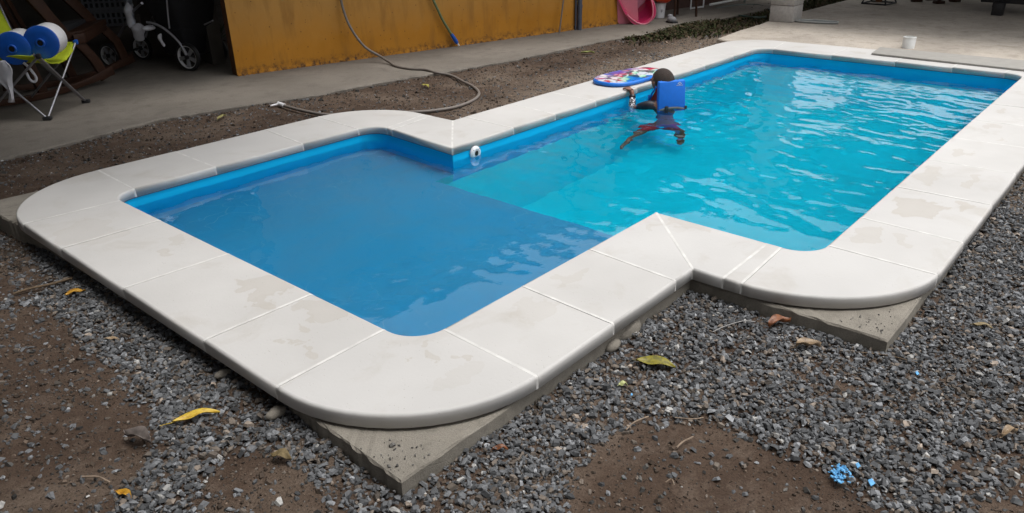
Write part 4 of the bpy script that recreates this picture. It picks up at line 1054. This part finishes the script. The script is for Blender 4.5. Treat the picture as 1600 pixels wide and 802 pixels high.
# ------------------------------------------------------------------ child holding the pool edge
def skin(name, chains, mat, parent=None, sub=2):
    """chains: lists of (point, radius); points that coincide are joined"""
    V, Rr, Eg, key = [], [], [], {}
    def vid(p, r_):
        k = tuple(round(c, 5) for c in p)
        if k not in key: key[k] = len(V); V.append(k); Rr.append(r_)
        return key[k]
    for ch in chains:
        ids = [vid(p, r_) for p, r_ in ch]; Eg += list(zip(ids, ids[1:]))
    me = bpy.data.meshes.new(name); me.from_pydata(V, Eg, []); me.update()
    o = link(name, me, mat, parent)
    o.modifiers.new('skin', 'SKIN').use_smooth_shade = True
    sv_ = me.skin_vertices[0].data
    for i, r_ in enumerate(Rr):
        sv_[i].radius = (r_, r_) if not isinstance(r_, tuple) else r_; sv_[i].use_root = (i == 0)
    o.modifiers.new('sub', 'SUBSURF').levels = sub; o.modifiers['sub'].render_levels = sub
    return o
child = thing('person', 'child in black rash guard and blue float vest holding the pool edge', 'person', (5.40, 3.05, -.12))
CO = Vector(child.location)
Ff = Vector((math.cos(R(64)), math.sin(R(64)), 0)); Ll = Vector((-Ff.y, Ff.x, 0)); Uu = Vector((0, 0, 1))
def cp(f, l, u): return Vector((0, 0, 0))+Ff*f+Ll*l+Uu*u      # local to the child: forward, left, up
def lw(x, y, z): return Vector((x, y, z))-CO
HC = lw(5.445, 3.120, .100)                                   # middle of the head
neck, chest, belly, pelvis = lw(5.43, 3.095, -.005), lw(5.41, 3.06, -.12), lw(5.37, 3.04, -.28), lw(5.30, 3.01, -.46)
shL, elL, wrL = lw(5.305, 3.160, -.075), lw(5.325, 3.325, -.135), lw(5.400, 3.372, -.035)
shR, elR, wrR = lw(5.53, 3.045, -.06), lw(5.70, 3.20, -.13), lw(5.84, 3.375, -.03)
hipL, knL, anL, toL = lw(5.24, 3.07, -.50), lw(5.02, 3.10, -.63), lw(4.82, 3.07, -.66), lw(4.74, 3.05, -.70)
hipR, knR, anR, toR = lw(5.34, 2.95, -.50), lw(5.33, 2.86, -.68), lw(5.22, 2.80, -.80), lw(5.18, 2.76, -.82)
def hand(wr, thumb_side):
    """hand laid over the coping edge: palm rises from the wrist and the fingers bend forward onto the stone"""
    ch = []; pa = wr+Vector((.008, .028, .040)); wr2 = wr
    ch.append([(wr2, .019), (wr2+Vector((.004, .012, .022)), .020), (pa, .018)])
    for k, (dx_, ln) in enumerate(((-.024, .042), (-.009, .050), (.007, .047), (.021, .038))):
        a = pa+Vector((dx_, .010, .004)); b_ = a+Vector((dx_*.15, ln*.45, .010)); c = b_+Vector((dx_*.1, ln*.42, -.006)); e = c+Vector((0, ln*.25, -.005))
        ch.append([(pa, .018), (a, .0085), (b_, .0078), (c, .0072), (e, .006)])
    t0 = wr2+Vector((.004, .012, .022)); s = thumb_side
    ch.append([(t0, .020), (t0+Vector((s*.024, .006, .006)), .010), (t0+Vector((s*.036, .020, .014)), .0085), (t0+Vector((s*.040, .034, .018)), .007)])
    return ch
body = [[(chest, (.080, .065)), (neck+Vector((0, 0, -.02)), (.045, .045)), (neck+Vector((0, 0, .03)), (.040, .042)), (HC+Vector((0, 0, -.03)), (.065, .065))],
        [(chest, (.080, .065)), (belly, (.078, .062)), (pelvis, (.072, .062))],
        [(chest, (.080, .065)), (chest*.4+shL*.6+Vector((0, 0, .02)), .045), (shL, .038), ((shL+elL)/2, .031), (elL, .026), ((elL+wrL)/2, .024), (wrL, .019)],
        [(chest, (.080, .065)), (chest*.4+shR*.6+Vector((0, 0, .02)), .045), (shR, .038), ((shR+elR)/2, .031), (elR, .026), ((elR+wrR)/2, .024), (wrR, .019)],
        [(pelvis, (.072, .062)), (hipL, .058), ((hipL+knL)/2, .050), (knL, .040), ((knL+anL)/2, .037), (anL, .024), (toL, .020)],
        [(pelvis, (.072, .062)), (hipR, .058), ((hipR+knR)/2, .050), (knR, .040), ((knR+anR)/2, .037), (anR, .024), (toR, .020)]]
body += hand(wrL, 1)+hand(wrR, -1)
skin('body', body, M_SKIN, child)
def headmesh(name, mat, parent, grow=0, cut=None):
    b = B(); b.ball((0, 0, 0), 1, 4)
    out = []
    for v in b.bm.verts:
        d = v.co.copy(); f, l, u = d.x, d.y, d.z
        w_ = 1-.16*max(0, -u)**1.5; F_ = .098*f*(1.0-.10*max(0, -u)*(f > 0)) ; L_ = .088*l*w_; U_ = .105*u*(1.0 if u > 0 else .98)
        if f < 0: F_ *= 1.12
        v.co = Ff*(F_+.0)+Ll*L_+Uu*U_; v.co *= (1+grow); v.co += HC
        if cut and not cut(f, l, u): out.append(v)
    if out: bmesh.ops.delete(b.bm, geom=out, context='VERTS')
    return b, mat
b, _ = headmesh('head', M_SKIN, child); hd = b.build('head', M_SKIN, child, 80)
b, _ = headmesh('hair', M_HAIR, child, .030, lambda f, l, u: (u > .28+.25*max(0, f)) or (f < .15 and u > -.22+.9*abs(max(0, f+.2)) )); hr = b.build('hair', M_HAIR, child, 80)
for s in (1, -1):
    b = B(); e = HC+Ll*.089*s+Ff*-.006+Uu*-.008; b.ball(e, .020, 2, (1, 1, 1)); 
    for v in b.bm.verts: d = v.co-e; v.co = e+Ff*d.dot(Ff)*.75+Ll*d.dot(Ll)*.35+Uu*d.dot(Uu)*1.15+Ff*-.004
    b.build('ear', M_SKIN, child, 80)
    b = B(); b.ball(HC+Ff*.090+Ll*.034*s+Uu*.004, .012, 2); ey = b.build('eye', M_WHITE, child, 80)
    b = B(); b.ball(HC+Ff*.100+Ll*.034*s+Uu*.004, .005, 2); b.build('iris', M_BLACK, ey, 80)
b = B(); b.tube([HC+Ff*.092+Uu*.004, HC+Ff*.104+Uu*-.014, HC+Ff*.110+Uu*-.024, HC+Ff*.098+Uu*-.032], [.006, .009, .012, .008], 10); b.build('nose', M_SKIN, child, 80)
b = B(); b.tube([HC+Ff*.086+Ll*.022+Uu*-.056, HC+Ff*.095+Uu*-.055, HC+Ff*.086+Ll*-.022+Uu*-.056], [.003, .006, .003], 8); b.build('mouth', simple('lips', (.22, .06, .05), .4), child, 80)
# rash guard with white print on the forearm
k = NT('printed_sleeve'); v = k.coord('Generated')
pr = k.ramp(k.voro(k.world(), 42, 'DISTANCE_TO_EDGE'), [(.10, 0), (.14, 1)]); pr2 = k.ramp(k.noise(k.world(), 48, 2), [(.48, 0), (.52, 1)])
k.set(Base_Color=k.mix(k.math('MULTIPLY', pr, pr2), (.012, .013, .018), (.62, .62, .66)), Roughness=.5); M_PRINT = k.m
skin('rash_guard', [[(chest, (.088, .073)), (neck+Vector((0, 0, -.03)), (.050, .048))], [(chest, (.088, .073)), (belly, (.085, .069))],
     [(chest, (.088, .073)), (chest*.4+shL*.6+Vector((0, 0, .02)), .052), (shL, .047), (shL*.6+elL*.4, .042), (shL*.3+elL*.7, .036)],
     [(chest, (.088, .073)), (chest*.4+shR*.6+Vector((0, 0, .02)), .052), (shR, .047), (shR*.6+elR*.4, .042), (shR*.3+elR*.7, .036), (elR, .033), ((elR+wrR)/2, .031), (wrR*.8+elR*.2, .026)]], M_RASH, child)
skin('printed_sleeve', [[(shL*.34+elL*.66, .0355), (elL, .034), (elL*.5+wrL*.5, .031), (elL*.1+wrL*.9, .0265)]], M_PRINT, child)
b = B(); b.tube([elL*.16+wrL*.84, elL*.05+wrL*.95], [.029, .028], 14); b.build('cuff', M_RASH, child)
skin('trunks', [[(pelvis+Vector((.04, .01, .05)), (.080, .066)), (pelvis, (.082, .072)), (hipL, .067), ((hipL+knL)/2, .060)], [(pelvis, (.082, .072)), (hipR, .067), ((hipR+knR)/2, .060)]], M_TRUNKS, child)
# float vest: slabs of foam in fabric
BF = Vector((math.cos(R(52)), math.sin(R(52)), 0)); BL = Vector((-BF.y, BF.x, 0))        # the vest's own heading
BC = lw(5.405, 3.008, -.005)
def vp(f, l, u): return BC+BF*f+BL*l+Uu*u
def foam(pts, th, dirn, mat, name, bev=.010, parent=child):
    b = B(); b.prism(pts, dirn*th, bev); return b.build(name, mat, parent, 50)
back = foam([vp(.0, .112, .128), vp(.0, -.112, .132), vp(-.012, -.128, -.16), vp(-.012, .112, -.16)], .045, BF, M_VEST, 'vest_back')
foam([vp(.045, .110, .085), vp(.03, .112, -.15), vp(.135, .135, -.16), vp(.15, .128, -.06)], .014, BL*-1, M_VRED, 'vest_side')
foam([vp(.045, -.112, .06), vp(.03, -.125, -.15), vp(.135, -.13, -.16), vp(.15, -.125, -.06)], .014, BL, M_VRED, 'vest_side')
for s in (1, -1):
    foam([vp(.150, s*.128, -.01), vp(.150, s*.02, -.03), vp(.155, s*.02, -.2), vp(.150, s*.135, -.2)], .04, BF, M_VEST, 'vest_front')
    b = B(); b.tube([vp(.02, s*.075, .128), vp(.07, s*.072, .075), vp(.13, s*.075, .01), vp(.17, s*.07, -.03)], .013, 8); b.build('shoulder_strap', M_VEST, child)
b = B(); b.tube([vp(.048, .116, .08), vp(.10, .132, .01), vp(.15, .142, -.075)], .007, 8); b.build('piping', M_VEST, child)
def strap(pts, wdt, name, mat=M_STRAP):
    b = B(); vs = []
    for p in pts: vs.append((b.bm.verts.new(p+Uu*wdt/2), b.bm.verts.new(p-Uu*wdt/2)))
    for a, c in zip(vs, vs[1:]): b.bm.faces.new((a[0], c[0], c[1], a[1]))
    o = b.build(name, mat, child); md = o.modifiers.new('thick', 'SOLIDIFY'); md.thickness = .003; md.offset = 0; return o
strap([vp(.02, .118, -.118), vp(-.010, .112, -.108), vp(-.014, .06, -.092), vp(-.015, .0, -.086), vp(-.016, -.06, -.088), vp(-.018, -.10, -.098), vp(-.010, -.134, -.108), vp(.03, -.136, -.115)], .022, 'waist_strap')
b = B(); b.box(vp(-.018, .042, -.084), (.030, .010, .034), Matrix.Rotation(R(-38), 3, 'Z'), .003); b.build('buckle', M_BLACK, child)
b = B(); b.box(vp(-.014, -.124, -.095), (.018, .012, .040), Matrix.Rotation(R(-38), 3, 'Z'), .003); b.build('buckle', M_BLACK, child)
# small white emblem: three strokes over a short line of print
b = B()
def quad(l0, u0, l1, u1, w_=.0025):
    p0 = vp(-.0018, l0, u0); p1 = vp(-.0018, l1, u1); d = (p1-p0).normalized(); s = d.cross(BF).normalized()*w_
    b.prism([p0-s, p1-s, p1+s, p0+s], BF*-.0012)
quad(-.046, .105, -.062, .119); quad(-.062, .119, -.078, .105); quad(-.055, .102, -.069, .102)
for i in range(6): quad(-.038-.009*i, .094, -.043-.009*i, .094, .0028)
b.build('vest_emblem', M_WHITE, back, 0)

# ------------------------------------------------------------------ bodyboard with a bright abstract print
bd_ = thing('kickboard', 'small foam bodyboard with bright abstract print on the coping by the child', 'bodyboard', (5.80, 3.66, .004))
k = NT('board_print'); v = k.world(); nz = k.n('ShaderNodeTexNoise'); nz.inputs['Scale'].default_value = 9; k.l(v, nz.inputs['Vector'])
ad = k.n('ShaderNodeVectorMath', operation='MULTIPLY_ADD'); k.l(nz.outputs['Color'], ad.inputs[0]); ad.inputs[1].default_value = (.10, .10, .10); k.l(v, ad.inputs[2])
vc = k.n('ShaderNodeTexVoronoi'); vc.inputs['Scale'].default_value = 15; k.l(ad.outputs[0], vc.inputs['Vector'])
sp_ = k.n('ShaderNodeSeparateColor'); k.l(vc.outputs['Color'], sp_.inputs[0])
sy = k.n('ShaderNodeSeparateXYZ'); k.l(v, sy.inputs[0])
band = k.math('ADD', k.math('MULTIPLY', k.math('SUBTRACT', sy.outputs['Y'], 3.45), 2.1), k.math('MULTIPLY', k.math('SUBTRACT', sp_.outputs[0], .5), .38))
cr2 = k.ramp(band, [(.05, (.0, .17, .62)), (.18, (.02, .30, .60)), (.26, (.25, .55, .38)), (.36, (.55, .75, .62)), (.44, (.45, .02, .06)), (.56, (.55, .03, .10)), (.66, (.62, .60, .68)), (.78, (.20, .06, .32)), (.92, (.10, .12, .45))])
k.p.inputs['Specular IOR Level'].default_value = .5
edge_ = k.ramp(k.voro(ad.outputs[0], 15, 'DISTANCE_TO_EDGE'), [(.03, 1), (.06, 0)])
wht = k.ramp(sp_.outputs[1], [(.74, 0), (.76, 1)]); blk = k.ramp(sp_.outputs[2], [(.84, 0), (.86, 1)])
c_ = k.mix(k.math('MULTIPLY', wht, .85), cr2, (.7, .7, .72)); c_ = k.mix(k.math('MULTIPLY', blk, .8), c_, (.01, .02, .04)); c_ = k.mix(k.math('MULTIPLY', edge_, .55), c_, (.02, .03, .08))
k.set(Base_Color=c_, Roughness=.3); M_PRT = k.m
outl = []
for i in range(48):
    a = 2*math.pi*i/48; u, w_ = math.cos(a), math.sin(a)
    L_ = .40*(math.copysign(abs(u)**.75, u)); W_ = .205*math.copysign(abs(w_)**.8, w_)*(1-.12*u)
    outl.append(Vector((L_*math.cos(R(-3))-W_*math.sin(R(-3)), L_*math.sin(R(-3))+W_*math.cos(R(-3)))))
def rings(prof, name, mat, top_cap, bottom_cap):
    V = []; n_ = 48
    for (ins, z_) in prof: V += [(q.x, q.y, z_) for q in offset_poly(outl, [ins]*48)]
    F = [(j*n_+i, j*n_+(i+1) % n_, (j+1)*n_+(i+1) % n_, (j+1)*n_+i) for j in range(len(prof)-1) for i in range(n_)]
    if top_cap: F.append(tuple(range((len(prof)-1)*n_, len(prof)*n_)))
    if bottom_cap: F.append(tuple(range(n_-1, -1, -1)))
    return mesh(name, V, F, mat, bd_, 50)
rings([(.012, .0), (.002, .006), (.0, .018), (.004, .028), (.014, .034)], 'foam_core', simple('azure_foam', (.005, .16, .62), .4, .08, 12, .05), True, True)
rings([(.0142, .0335), (.016, .0362)], 'printed_deck', M_PRT, True, False)

# ------------------------------------------------------------------ fallen leaves, twigs, scraps
def leafmat(name, c, c2): 
    k = NT(name); v = k.world(); k.set(Base_Color=k.mix(k.ramp(k.noise(v, 45, 4, .6), [(.48, 0), (.62, .9)]), c, c2), Roughness=.5); k.bump(k.noise(v, 120, 2), .2, .001); return k.m
LY, LO, LG, LB, LT = leafmat('yellow_leaf', (.52, .36, .035), (.36, .20, .02)), leafmat('olive_leaf', (.20, .17, .01), (.10, .09, .01)), leafmat('golden_leaf', (.42, .22, .015), (.26, .11, .01)), leafmat('russet_leaf', (.20, .07, .025), (.10, .04, .02)), leafmat('tan_leaf', (.28, .20, .12), (.15, .10, .06))
def leaf(a, c, wid, mat, label, curl=.2, lift=.012, stem=.12, zb=None):
    a = Vector(a); c = Vector(c); d = c-a; L = d.length; d /= L; s = Vector((-d.y, d.x)); n_ = 12; V = []; F = []
    z0 = float(gz(np.array((a.x+c.x)/2), np.array((a.y+c.y)/2)))+.010 if zb is None else zb
    org = Vector((a.x, a.y, z0)); ph = random.uniform(0, 6)
    for i in range(n_+1):
        t = i/n_; w_ = wid/2*(math.sin(math.pi*t**.85)**.9)+.0006; mid = a+d*L*t; mid = mid+s*(.06*L*math.sin(math.pi*t))
        zz = lift*(.5+math.sin(math.pi*t)*.6+.3*math.sin(3*t*math.pi+ph))
        for j in (-2, -1, 0, 1, 2):
            f = j/2; q = mid+s*w_*f*(1+.05*math.sin(9*t+ph)); V.append((q.x-org.x, q.y-org.y, zz+abs(f)**1.5*wid*curl+.002*math.sin(12*t+j+ph)))
    for i in range(n_):
        for j in range(4): k_ = i*5+j; F.append((k_, k_+1, k_+6, k_+5))
    root = thing('fallen_leaf', label, 'leaf', tuple(org))
    o = mesh('blade', V, F, mat, root, 60); md = o.modifiers.new('thick', 'SOLIDIFY'); md.thickness = .0008
    rib = [Vector(V[i*5+2])+Vector((0, 0, .0008)) for i in range(n_+1)]; st_ = rib[0]-Vector((d.x, d.y, 0))*L*stem
    b = B(); b.tube([st_]+rib, [.0012]+[.0012*(1-i/n_*.7) for i in range(n_+1)], 5); b.build('midrib', mat, root)
leaf((.765, 2.170), (.900, 2.108), .036, LY, 'long bright yellow leaf on the gravel at lower left of the pool', .25, .012, .25)
leaf((2.050, 1.212), (2.105, 1.078), .060, LO, 'broad olive green leaf on the dark gravel right of the notch', .15, .010, .06)
leaf((.925, 3.495), (1.005, 3.468), .040, LG, 'golden leaf under the near coping edge beside the dead stick', .2, .010, .1)
leaf((.872, 2.946), (.905, 2.893), .020, LT, 'small tan leaf on the gravel strip below the coping edge', .3, .006, .1)
leaf((2.575, .940), (2.665, .885), .040, LB, 'curled russet leaf near the right footing corner', .5, .016, .1)
leaf((2.505, .80), (2.555, .725), .040, LT, 'crumpled tan brown leaf below the curled russet one', .5, .014, .1)
leaf((2.395, .105), (2.460, .072), .022, LT, 'folded pale brown leaf on the gravel at the lower right edge', .6, .016, .1)
leaf((.510, 2.005), (.528, 1.945), .024, LG, 'small torn golden brown leaf at the lower left corner', .3, .008, .15)
leaf((.64, 2.235), (.675, 2.125), .045, simple('grey_dead_leaf', (.12, .10, .09), .8, .3, 60, .2), 'shrivelled grey brown leaf on the soil near the yellow leaf', .5, .014, .05)
leaf((.885, 1.785), (.915, 1.718), .036, simple('khaki_dead_leaf', (.15, .11, .05), .8, .3, 60, .2), 'dull khaki leaf on bare soil left of the footing corner', .3, .012, .1)
leaf((4.870, 5.39), (4.835, 5.26), .045, leafmat('green_yellow_leaf', (.32, .30, .06), (.2, .16, .03)), 'yellow green leaf on the soil inside the garden hose bend', .2, .012, .1)
leaf((7.15, 5.18), (7.25, 5.06), .05, simple('fresh_green_leaf', (.18, .20, .05), .6, .3, 40, .1), 'green leaf on the soil strip between walkway and far coping', .3, .012, .1)
leaf((2.95, 5.75), (3.08, 5.84), .030, simple('dry_green_leaf', (.24, .22, .08), .6, .3, 40, .1), 'thin greenish leaf on the broken walkway edge', .3, .014, .1)
leaf((1.871, 1.17), (1.90, 1.15), .022, simple('pale_green_leaf', (.34, .36, .16), .6, .3, 40, .1), 'pale green leaf scrap on the gravel below the olive leaf', .3, .012, .1)
leaf((3.10, .335), (3.12, .265), .022, simple('wilted_leaf', (.20, .15, .07), .6, .3, 40, .1), 'thin wilted brown leaf on the gravel right of the footing', .3, .01, .1)
leaf((1.34, 1.28), (1.375, 1.245), .02, LB, 'tiny rust coloured leaf on the gravel below the footing tip', .4, .01, .05)
def stick(pts, rad, mat, name, label, cat):
    P_ = []
    for x, y, dz in pts: P_.append((x, y, float(gz(np.array(x), np.array(y)))+.012+dz))
    b = B(); b.tube(spline(P_, 5), rad, 6); tag(b.build(name, mat), label, cat)
M_TWIG = simple('dry_twig', (.24, .18, .13), .9, .3, 60, .4); M_TWIG2 = simple('dark_twig', (.13, .09, .055), .9, .3, 60, .4)
stick([(.79, 3.73, 0), (.85, 3.71, .006), (.93, 3.68, .008), (1.02, 3.66, .010)], .0065, M_TWIG2, 'stick', 'dead stick poking out from under the near coping', 'stick')
stick([(1.69, 1.02, .004), (1.735, 1.018, .008), (1.80, 1.005, .004)], .0024, M_TWIG, 'twig', 'straight dry twig at the top edge of the bare soil patch', 'twig')
stick([(1.715, .852, .0), (1.75, .85, .005), (1.792, .838, .003)], .0028, M_TWIG, 'twig', 'short pale twig on the bare soil patch', 'twig')
stick([(2.40, 1.085, .012), (2.45, 1.06, .02), (2.52, 1.02, .022), (2.57, .99, .012)], .0018, simple('grey_wire', (.30, .29, .28), .5), 'wire', 'thin grey wire curving over the gravel beside the notch corner', 'wire')
stick([(.47, 2.14, .002), (.50, 2.10, .006), (.515, 2.06, .003)], .003, M_TWIG, 'twig', 'forked pale twig at the lower left corner', 'twig')
stick([(1.56, .80, .002), (1.575, .79, .01), (1.565, .775, .004)], .0018, M_TWIG, 'twig', 'tiny curled straw in the middle of the bare soil', 'twig')
stick([(2.62, .60, .004), (2.66, .52, .004), (2.67, .42, .003)], .0022, M_TWIG2, 'twig', 'dark thin twig on the gravel beyond the footing corner', 'twig')
stick([(1.84, .93, .01), (1.87, .88, .012), (1.90, .86, .006)], .002, M_TWIG, 'twig', 'bent straw where gravel meets the bare soil', 'twig')
# sky blue plaster scraps on the stones
M_SKYB = simple('sky_blue_paint', (.10, .34, .62), .6, .2, 60, .3)
def scraps(c, n_, rad, s, label, name='paint_spill', kind=None):
    r_ = np.random.default_rng(n_); a = r_.uniform(0, 6.28, n_); q = np.sqrt(r_.random(n_))*rad
    x = c[0]+np.cos(a)*q*1.1; y = c[1]+np.sin(a)*q; S_ = r_.uniform(.5, 1.2, n_)*s
    o = chips(name, np.stack([x, y, gz(x, y)+.020+r_.uniform(0, .006, n_)], -1), S_, r_.uniform(.2, .5, n_), np.zeros((n_, 3)), M_SKYB); 
    tag(o, label, 'paint')
    return o
for cc_, n_, rd, s, lab in (((1.905, .425), 60, .036, .015, 'patch of sky blue paint over the gravel at lower right'),):
    o = scraps(cc_, n_, rd, s, lab); o['kind'] = 'stuff'; del o['category']
for (x, y, L, lab) in ((1.972, .398, .022, 'small sky blue chip above the blue paint patch'), (1.925, .345, .030, 'narrow sky blue chip right of the blue paint patch'),
                       (2.585, .400, .020, 'tiny bright blue chip on the gravel right of the footing tip'), (1.845, 1.10, .012, 'tiny blue chip on the gravel below the pale green scrap')):
    b = B(); z_ = float(gz(np.array(x), np.array(y)))+.024; b.prism([(x-L*.5, y-L*.15, z_), (x+L*.2, y-L*.35, z_), (x+L*.5, y+.1*L, z_+.004), (x+.1*L, y+.35*L, z_+.002)], (0, 0, .003), .0008)
    tag(b.build('paint_chip', M_SKYB, None, 0), lab, 'paint chip')

# ------------------------------------------------------------------ weeds beyond the soil strip
r = np.random.default_rng(8)
V = []; F = []; T_ = []
def blades(n_, fx, fy, hgt):
    for _ in range(n_):
        x, y = fx(), fy(); 
        if (x < 9 and y > 5.55): continue
        z_ = float(gz(np.array(x), np.array(y)))-.005; a = r.uniform(0, 6.28); L = hgt*r.uniform(.5, 1.3); w_ = r.uniform(.004, .012); ln = r.uniform(.3, 1.3)
        dx_, dy_ = math.cos(a), math.sin(a); i = len(V)
        V.extend([(x-dy_*w_, y+dx_*w_, z_), (x+dy_*w_, y-dx_*w_, z_), (x+dx_*L*ln*.5+dy_*w_*1.6, y+dy_*L*ln*.5-dx_*w_*1.6, z_+L*.7), (x+dx_*L*ln*.5-dy_*w_*1.6, y+dy_*L*ln*.5+dx_*w_*1.6, z_+L*.7), (x+dx_*L*ln, y+dy_*L*ln, z_+L*(1-.3*ln))])
        F.extend([(i, i+1, i+2), (i, i+2, i+3), (i+3, i+2, i+4)]); g_ = r.uniform(.6, 1.3)
        c = (.042*g_, .050*g_, .018*g_) if r.random() < .6 else (.085*g_, .062*g_, .036*g_); T_.extend([c]*5)
blades(2600, lambda: r.normal(9.35, .45), lambda: 5.08+r.normal(0, .10), .055)
blades(2200, lambda: r.uniform(8.9, 13.5), lambda: r.uniform(4.5, 5.4), .05)
blades(500, lambda: r.uniform(8.2, 9.0), lambda: 5.28+r.normal(0, .05), .035)
blades(900, lambda: r.uniform(11, 14), lambda: r.uniform(4.45, 4.9), .09)
wd_ = npmesh('weeds', np.array(V), np.array(F), M_CLOD, None, False, np.array(T_)); tag(wd_, 'low dull green weeds and litter on the soil left of the patio', kind='stuff')

# ------------------------------------------------------------------ unseen roof and near trees added for shade; surroundings mirrored in the water
shade_roof = thing('added_shade_roof', 'unseen sheet roof added behind the photographer to shade the shallow end', 'added_shade_roof')  # added out of view to block sky and darken the near coping
b = B(); b.prism([(-7, SHADE_Y0, 2.72), (SHADE_X, SHADE_Y0, 2.55), (SHADE_X, SHADE_Y1, 2.55), (-7, SHADE_Y1, 2.72)], (0, 0, .06)); b.build('roof', M_ROOF, shade_roof, 0)
for (x, y) in ((SHADE_X-.3, SHADE_Y0+.2), (-3, SHADE_Y0+.2), (-6.8, SHADE_Y0+.2), (-6.8, 4)):
    b = B(); b.box((x, y, 1.2), (.10, .10, 2.9)); b.build('post', M_WOOD, shade_roof)
b = B(); b.box((-7.1, 1, 1.2), (.15, 14, 3.0)); b.build('back_wall', M_DARKWALL, shade_roof, 0)

def tree(x, y, h_, cr_r, label, seed, n_leaf=2600, th=None, ls=1.0):
    rr = random.Random(seed); t = thing('tree', label, 'tree', (x, y, GZ)); b = B(t.location); cl = []
    th = h_*.45 if th is None else th
    tk = [Vector((x, y, GZ-.2)), Vector((x+rr.uniform(-.1, .1), y+rr.uniform(-.1, .1), th*.5)), Vector((x+rr.uniform(-.2, .2), y+rr.uniform(-.2, .2), th))]
    b.tube(spline(tk, 5), [.20-.09*i/10 for i in range(11)], 10); top_ = tk[-1]
    for k in range(9):
        a = 2.4*k+rr.uniform(-.3, .3); el = rr.uniform(.25, 1.2); L = cr_r*rr.uniform(.6, 1.0); d = Vector((math.cos(a)*math.cos(el), math.sin(a)*math.cos(el), math.sin(el)))
        m1 = top_+d*L*.5+Vector((0, 0, .15)); e = top_+d*L; b.tube(spline([top_-Vector((0, 0, .2)), m1, e], 4), [.08, .07, .06, .05, .045, .04, .03, .025, .02], 6)
        for q in range(4):
            f = rr.uniform(.4, 1.15); cl.append((top_+d*L*f+Vector((rr.gauss(0, .25), rr.gauss(0, .25), rr.gauss(0, .2))), rr.uniform(.35, .65)*cr_r*.5))
    b.build('trunk', M_BARK, t)
    nr = np.random.default_rng(seed); n_ = n_leaf; ci = nr.integers(0, len(cl), n_); C_ = np.array([tuple(c[0]) for c in cl])[ci]; Rr_ = np.array([c[1] for c in cl])[ci]
    d = nr.normal(size=(n_, 3)); d /= np.linalg.norm(d, axis=1)[:, None]; P_ = C_+d*(Rr_*nr.random(n_)**.4)[:, None]
    u = nr.normal(size=(n_, 3)); u /= np.linalg.norm(u, axis=1)[:, None]; w_ = np.cross(u, nr.normal(size=(n_, 3))); w_ /= np.linalg.norm(w_, axis=1)[:, None]
    s = nr.uniform(.06, .14, n_)[:, None]*ls; Vv = np.stack([P_-u*s, P_-w_*s*.45, P_+u*s, P_+w_*s*.45], 1)-np.array(t.location)
    tint = np.repeat(np.exp(nr.normal(0, .35, n_))[:, None]*np.array([[.055, .095, .028]]), 4, 0)
    npmesh('crown', Vv.reshape(-1, 3), np.arange(n_*4).reshape(-1, 4), M_CLOD, t, False, tint)
tree(-.3, -4.7, 8.0, 3.4, 'unseen leafy tree added right of the photographer to block sun and sky', 31, 9000, None, 1.9)  # added to keep sun and sky off the near right side
tree(-.1, 5.35, 8.0, 4.0, 'unseen broad leafy tree added to shade the shallow end and walkway', 33, 12000, None, 2.3)  # crown added overhead to darken the left and near coping
tree(-3.5, -.5, 8.0, 3.4, 'unseen leafy tree added behind the photographer to block sky', 34, 8000, None, 1.9)  # added out of view to cut skylight from behind
tree(15.5, 7.5, 6, 2.4, 'leafy tree beyond the maroon wall', 21)
tree(20.5, -3.0, 6, 2.6, 'leafy tree behind the patio shelter at its right end', 22)
tree(21.5, 6.5, 7, 2.8, 'leafy tree behind the patio shelter at its left end', 23)
